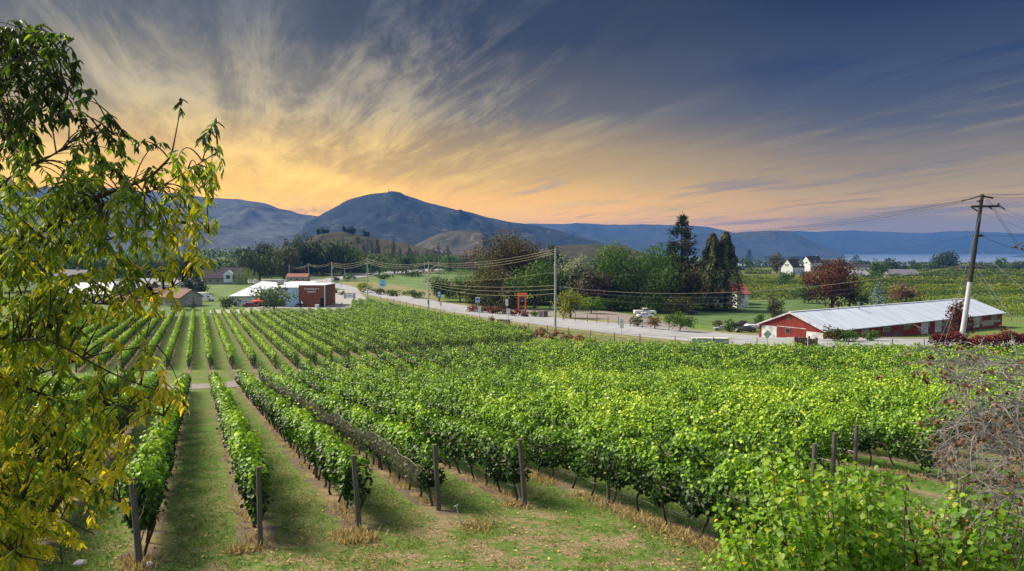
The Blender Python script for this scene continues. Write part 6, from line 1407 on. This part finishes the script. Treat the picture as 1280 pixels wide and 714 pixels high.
m = MB(); m.tube([tuple(v - on + np.array([0, 0, 0.01])) for v in Vn[0][::2]], 0.009, 5); m.build('edge_cord', mat('net_cord', (0.22, 0.21, 0.15), 0.8, 0.1), o)
for (a, c_, lb) in [((578, 655), (570, 632), 'thin pale metal stake leaning before the netted row'), ((653, 628), (646, 606), 'thin pale metal stake right of the leaning end post')]:
    p = at(*a); tp = pd(c_[0], c_[1], p[1] - 0.1); q = MB(); q.tube([(0, 0, -0.1), tuple(tp - p)], 0.016, 6); q.tube([tuple(tp - p + np.array([-0.05, 0, -0.03])), tuple(tp - p + np.array([0.05, 0, 0.02]))], 0.014, 5)
    o = q.build('metal_stake', mat('stake_metal', (0.42, 0.47, 0.50), 0.5, 0.1, metal=0.3), loc=p); tag(o, lb, 'stake')
for (px, py, r0, lb) in [(186, 706, 0.11, 'white stone at the foot of the leftmost end post'), (100, 705, 0.14, 'pale stone in the grass under the yellow-leaved tree'), (424, 672, 0.05, 'pebble beside the smudged end post')]:
    p = at(px, py); bm_ = MB(); 
    import bmesh
    b2 = bmesh.new(); bmesh.ops.create_icosphere(b2, subdivisions=2, radius=r0)
    for v in b2.verts: v.co *= 1 + 0.25 * mnoise.noise(v.co * 9 + Vector((px, 0, 0))); v.co.z *= 0.6
    me = bpy.data.meshes.new('stone'); b2.to_mesh(me); b2.free(); me.materials.append(mat('pale_stone', (0.5, 0.49, 0.47), 0.9, 0.2, 8.0, 0.3)); o = bpy.data.objects.new('stone', me); C.objects.link(o); o.location = tuple(p); tag(o, lb, 'stone')

# ------------------------------------------------------------------ the leafy tree close on the left
def bez(a, b_, c_, n):
    t = np.linspace(0, 1, n)[:, None]; return a * (1 - t) ** 2 + 2 * b_ * t * (1 - t) + c_ * t ** 2
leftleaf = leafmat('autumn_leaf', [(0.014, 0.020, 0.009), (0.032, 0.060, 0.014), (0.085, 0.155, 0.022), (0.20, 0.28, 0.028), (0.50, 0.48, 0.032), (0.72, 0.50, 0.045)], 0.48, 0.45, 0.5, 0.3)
twigm = mat('twig_bark', (0.055, 0.040, 0.032), 0.9, 0.3, 12.0, 0.4)
TB = np.array([-5.4, 5.0, G(-5.4, 5.0)])
lt = empty('leafy_tree', TB, 0, 'tree with narrow drooping green and yellow leaves reaching in from the left', 'tree')
r = np.random.default_rng(5)
def on_trunk(z): return np.array([TB[0] + 0.25 * (z - TB[2]) / 9, TB[1], z])
m = MB(); m.tube([(0, 0, -0.3), (0.03, 0, 1.2), (0.08, 0.03, 3.5), (0.2, 0, 6), (0.3, 0.1, 8.6)], [0.24, 0.19, 0.15, 0.10, 0.03], 12); m.build('trunk', bark, lt)
LIMBS = [([(-70, 430), (35, 292), (82, 280), (130, 258), (182, 244), (215, 226), (272, 190)], 5.0), ([(-60, 560), (10, 470), (60, 500), (130, 505), (205, 520)], 4.9), ([(-60, 680), (0, 610), (60, 640), (118, 668)], 4.7),
 ([(-60, 320), (10, 215), (60, 200), (110, 160), (158, 172)], 5.1), ([(-60, 220), (0, 120), (40, 62), (70, 72)], 5.4), ([(-60, 400), (30, 372), (120, 382), (190, 372), (238, 346)], 5.3), ([(-70, 330), (50, 306), (150, 300), (215, 270), (262, 292)], 5.6),
 ([(60, 270), (140, 240), (188, 222), (214, 196), (223, 150)], 5.2), ([(-40, 500), (40, 470), (130, 440), (196, 432)], 5.5), ([(-40, 620), (30, 565), (90, 590), (150, 628)], 5.2), ([(-50, 260), (20, 160), (60, 130), (92, 108)], 4.8), ([(-60, 740), (0, 690), (50, 700), (78, 705)], 4.5), ([(-60, 480), (0, 430), (60, 420), (140, 470), (215, 494)], 4.6)]
limb_pts = []; mb = MB()
for pts, dep in LIMBS:
    P = [pd(x, y, dep + 0.25 * math.sin(i * 1.9 + dep * 7)) for i, (x, y) in enumerate(pts)]
    zt = min(max(P[0][2] - 1.2, TB[2] + 1.0), TB[2] + 7.8)
    if pts[0][0] < 0: P = [on_trunk(zt)] + P
    P = np.array(P); s = np.r_[0, np.cumsum(np.linalg.norm(np.diff(P, axis=0), axis=1))]; t = np.linspace(0, s[-1], 40)
    Q = np.stack([np.interp(t, s, P[:, i]) for i in range(3)], 1); ker = np.hanning(9); ker /= ker.sum(); Q = np.stack([np.convolve(np.pad(Q[:, i], 4, 'reflect', reflect_type='odd'), ker, 'valid') for i in range(3)], 1)
    rad = np.interp(np.linspace(0, 1, 40), [0, 0.3, 1], [0.034, 0.014, 0.0035]); b2 = MB(); b2.tube([tuple(p - TB) for p in Q], rad, 7); b2.build('limb', twigm, lt); limb_pts.append(Q[6:])
LPTS = np.concatenate(limb_pts)
xb = lambda y: np.interp(y, [20, 45, 62, 80, 100, 120, 150, 175, 195, 210, 240, 262, 290, 330, 352, 375, 400, 425, 470, 500, 520, 545, 560, 600, 640, 665, 690, 715], [32, 62, 74, 92, 100, 108, 128, 172, 230, 272, 276, 262, 258, 262, 240, 205, 188, 180, 215, 236, 232, 176, 150, 158, 166, 136, 84, 70])
tips = [(225, 143), (206, 178), (268, 163), (272, 186), (280, 214), (252, 176), (262, 240), (240, 222), (264, 290), (242, 268), (268, 330), (250, 322), (235, 338), (222, 386), (200, 392), (236, 512), (222, 500), (210, 520), (160, 636), (148, 560), (166, 600), (132, 148), (92, 66), (98, 112), (36, 38), (70, 60), (172, 176)]
cnt = 0
while cnt < 1150:
    y = r.uniform(24, 722); x = r.uniform(-70, 1) + r.random() * (xb(y) + 60) if False else r.uniform(-50, xb(y))
    dn = 0.38 if y < 200 else 1.0
    if x > 135: dn *= 0.62
    if y > 400 and x > 50: dn *= 0.6
    if 395 < y < 470 and x > 110: dn *= 0.6
    if 325 < y < 380 and 95 < x < 235: dn *= 0.55
    if y < 160 and x > 90: dn *= 0.3
    if mnoise.noise(Vector((x * 0.016, y * 0.016, 4.4))) < -0.16: dn *= 0.35
    if r.random() < dn: tips.append((x, y)); cnt += 1
LP_, LD_, LN_, LR_, LL_ = [], [], [], [], []
tw = MB()
for (x, y) in tips:
    dep = r.uniform(4.3, 6.0); T = pd(x, y, dep); d2 = np.linalg.norm((LPTS - T) * np.array([1, 0.6, 1]), axis=1) + np.maximum(LPTS[:, 0] - T[0], 0) * 1.2; A = LPTS[np.argmin(d2)]
    ln = np.linalg.norm(T - A)
    if ln > 1.3: T = A + (T - A) * (1.0) 
    mid = (A + T) / 2 + np.array([0, 0, 0.10 + 0.10 * ln]) + r.normal(0, 0.03, 3); cv = bez(A, mid, T, 9)
    tw.tube([tuple(p - TB) for p in cv], np.linspace(0.0055, 0.0016, 9), 4, False)
    tdir = cv[-1] - cv[-2]; tdir /= np.linalg.norm(tdir) + 1e-9
    base_t = {True: 0.18, False: 0.45}[y < 190] + np.clip((y - 190) / 520, 0, 1) * 0.30 + (0.16 if (x > xb(y) - 45 and y > 180) else 0) + r.normal(0, 0.08)  # backlighting put into leaf colour: dark high up, brighter below; outer tips yellow
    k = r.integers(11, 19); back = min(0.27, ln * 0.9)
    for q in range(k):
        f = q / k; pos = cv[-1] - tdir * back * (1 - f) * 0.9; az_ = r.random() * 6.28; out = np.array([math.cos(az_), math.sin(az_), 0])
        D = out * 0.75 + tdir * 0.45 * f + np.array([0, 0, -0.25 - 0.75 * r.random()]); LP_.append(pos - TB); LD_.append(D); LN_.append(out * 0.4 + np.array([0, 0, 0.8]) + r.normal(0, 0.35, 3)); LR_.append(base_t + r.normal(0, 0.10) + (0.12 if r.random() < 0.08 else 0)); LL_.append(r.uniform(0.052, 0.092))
tw.build('twigs', twigm, lt); LL_ = np.array(LL_)
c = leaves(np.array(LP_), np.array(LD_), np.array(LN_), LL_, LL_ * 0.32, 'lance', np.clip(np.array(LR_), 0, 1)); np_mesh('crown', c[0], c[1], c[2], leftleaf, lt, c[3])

# ------------------------------------------------------------------ leafy shrub at the lower right
shl = leafmat('shrub_leaf', [(0.026, 0.070, 0.010), (0.065, 0.16, 0.016), (0.13, 0.27, 0.022), (0.25, 0.38, 0.030), (0.54, 0.46, 0.03)], 0.42, 0.45, 0.8, 0.3)
SB = np.array([4.0, 7.2, G(4.0, 7.2)]); sh = empty('leafy_shrub', SB, 0, 'tall yellow-green shrub with broad leaves and brown stems at lower right', 'shrub')
ytop = lambda x: np.interp(x, [878, 890, 912, 935, 950, 975, 1000, 1020, 1045, 1070, 1095, 1120, 1140, 1155, 1180, 1205, 1235, 1270, 1310], [712, 676, 648, 606, 572, 566, 560, 584, 582, 576, 596, 588, 612, 640, 622, 596, 606, 624, 630])
LP_, LD_, LN_, LR_, LL_ = [], [], [], [], []; st = MB(); r = np.random.default_rng(8)
xs_ = r.uniform(882, 1330, 300)
for i, x in enumerate(xs_):
    dep = r.uniform(5.6, 8.2); y = ytop(x) + (abs(r.normal(0, 6)) if i % 3 == 0 else r.uniform(0, 120)); T = pd(x + 0, y, dep); ax_ = SB + np.array([(T[0] - SB[0]) * 0.35 + r.normal(0, .1), (T[1] - SB[1]) * 0.35, 0.0])
    mid = np.array([ax_[0] * 0.4 + T[0] * 0.6, ax_[1] * 0.4 + T[1] * 0.6, ax_[2] * 0.55 + T[2] * 0.45]); cv = bez(ax_, mid, T, 14) + np.cumsum(r.normal(0, 0.016, (14, 3)), axis=0) * np.linspace(0, 1, 14)[:, None]
    st.tube([tuple(p - SB) for p in cv], np.linspace(0.012, 0.002, 14), 5, False)
    tt = np.r_[0, np.cumsum(np.linalg.norm(np.diff(cv, axis=0), axis=1))]; L = tt[-1]
    for s in np.arange(max(0, L - 1.7), L, 0.021):
        pos = np.array([np.interp(s, tt, cv[:, j]) for j in range(3)]); az_ = r.random() * 6.28; pet = r.uniform(0.03, 0.09); out = np.array([math.cos(az_), math.sin(az_), 0.15])
        LP_.append(pos + out * pet - SB); LD_.append(out * 0.7 + np.array([0, 0, -0.35 - 0.5 * r.random()])); LN_.append(out * 0.5 + np.array([0, 0, 0.7]) + r.normal(0, 0.4, 3)); f = (s - (L - 1.7)) / 1.7
        LR_.append(0.34 + 0.22 * f + r.normal(0, 0.13) + (0.35 if r.random() < 0.035 else 0)); LL_.append(r.uniform(0.042, 0.072) * (1.1 - 0.35 * max(f, 0) ** 4))
for i in range(9):
    T = pd(930 + i * 40, 640 + 14 * math.sin(i * 2.2), 6.4 + 0.3 * math.cos(i)); A = SB + np.array([0, -0.3, 1.9 + 0.08 * i]); cv = bez(A, (A + T) / 2 + np.array([0, -0.1, -0.12]), T, 12); st.tube([tuple(p - SB) for p in cv], np.linspace(0.026, 0.006, 12), 6, False)
st.build('stems', barkred, sh); LL_ = np.array(LL_); c = leaves(np.array(LP_), np.array(LD_), np.array(LN_), LL_, LL_ * 0.95, 'vine', np.clip(np.array(LR_), 0, 1)); np_mesh('foliage', c[0], c[1], c[2], shl, sh, c[3])

# ------------------------------------------------------------------ bare twiggy tree at the right edge
deadm = mat('dry_twig', (0.25, 0.235, 0.24), 0.9, 0.4, 14.0, 0.3); deadleaf = leafmat('dried_flower', [(0.06, 0.03, 0.022), (0.17, 0.09, 0.06), (0.30, 0.19, 0.12)], 0.15, 0.8, 2.0, 0.1)
DB = np.array([5.9, 6.6, G(5.9, 6.6)]); dt = empty('bare_tree', DB, 0, 'bare grey tree with tangled dry twigs and brown seed heads at right edge', 'tree'); r = np.random.default_rng(12)
m = MB(); m.tube([(0, 0, -0.2), (0.08, 0.03, 0.9), (-0.02, 0, 1.8), (0.06, 0.06, 2.7), (-0.04, 0.08, 3.5), (0.03, 0.1, 4.1)], [0.11, 0.08, 0.06, 0.045, 0.03, 0.008], 10); m.build('trunk', bark, dt)
tw = MB(); LP_, LD_, LL_ = [], [], []
for i in range(78):
    y1 = r.uniform(412, 665) if i % 6 == 0 else r.uniform(446, 670); x1 = np.interp(y1, [412, 425, 470, 520, 600, 650], [1146, 1150, 1166, 1186, 1186, 1200]) + abs(r.normal(0, 32)); dep = r.uniform(5.4, 7.6)
    if i >= 54: x1 = r.uniform(1480, 1720)
    z0 = pd(1300, y1 + r.uniform(-30, 110), dep)[2]; z0 = min(z0, pd(1300, 452 + 20 * (i % 3), dep)[2]); A = np.array([DB[0] - 0.05, DB[1] + 0.05, np.clip(z0, DB[2] + 0.8, DB[2] + 4.5)]); T = pd(x1, y1, dep)
    mid = (A + T) / 2 + np.array([0, 0, r.uniform(0.0, 0.22)]) + r.normal(0, 0.10, 3); cv = bez(A, mid, T, 22) + np.cumsum(r.normal(0, 0.008, (22, 3)), axis=0)
    tw.tube([tuple(p - DB) for p in cv], np.linspace(0.015, 0.0024, 22), 5, False)
    for _ in range(15):
        j = r.integers(4, 22); a = cv[j]; dirn = (cv[min(j + 1, 21)] - cv[j - 1]); dirn /= np.linalg.norm(dirn) + 1e-9
        d = dirn * 0.7 + r.normal(0, 0.5, 3) + np.array([0, 0, 0.15]); L = r.uniform(0.15, 0.5); e = a + d / np.linalg.norm(d) * L + np.array([0, 0, -0.12 * L * 3]); md_ = (a + e) / 2 + np.array([0, 0, 0.10]) + r.normal(0, .03, 3); c2 = bez(a, md_, e, 9)
        tw.tube([tuple(p - DB) for p in c2], np.linspace(0.0046, 0.0015, 9), 4, False)
        for _k in range(3):
            jj_ = r.integers(2, 9); a2 = c2[jj_]; e2_ = a2 + r.normal(0, 0.07, 3) + np.array([-0.03, 0, -0.03]); tw.tube([tuple(a2 - DB), tuple((a2 + e2_) / 2 - DB + r.normal(0, .01, 3)), tuple(e2_ - DB)], [0.0026, 0.002, 0.0014], 3, False)
        if r.random() < 0.5:
            for _k in range(7): LP_.append(c2[-1] - DB + r.normal(0, 0.016, 3)); LD_.append(r.normal(0, 1, 3)); LL_.append(r.uniform(0.02, 0.042))
tw.build('branches', deadm, dt); LL_ = np.array(LL_); c = leaves(np.array(LP_), np.array(LD_), unit(len(LP_)), LL_, LL_ * 0.8, 'vine'); np_mesh('seed_heads', c[0], c[1], c[2], deadleaf, dt, c[3])
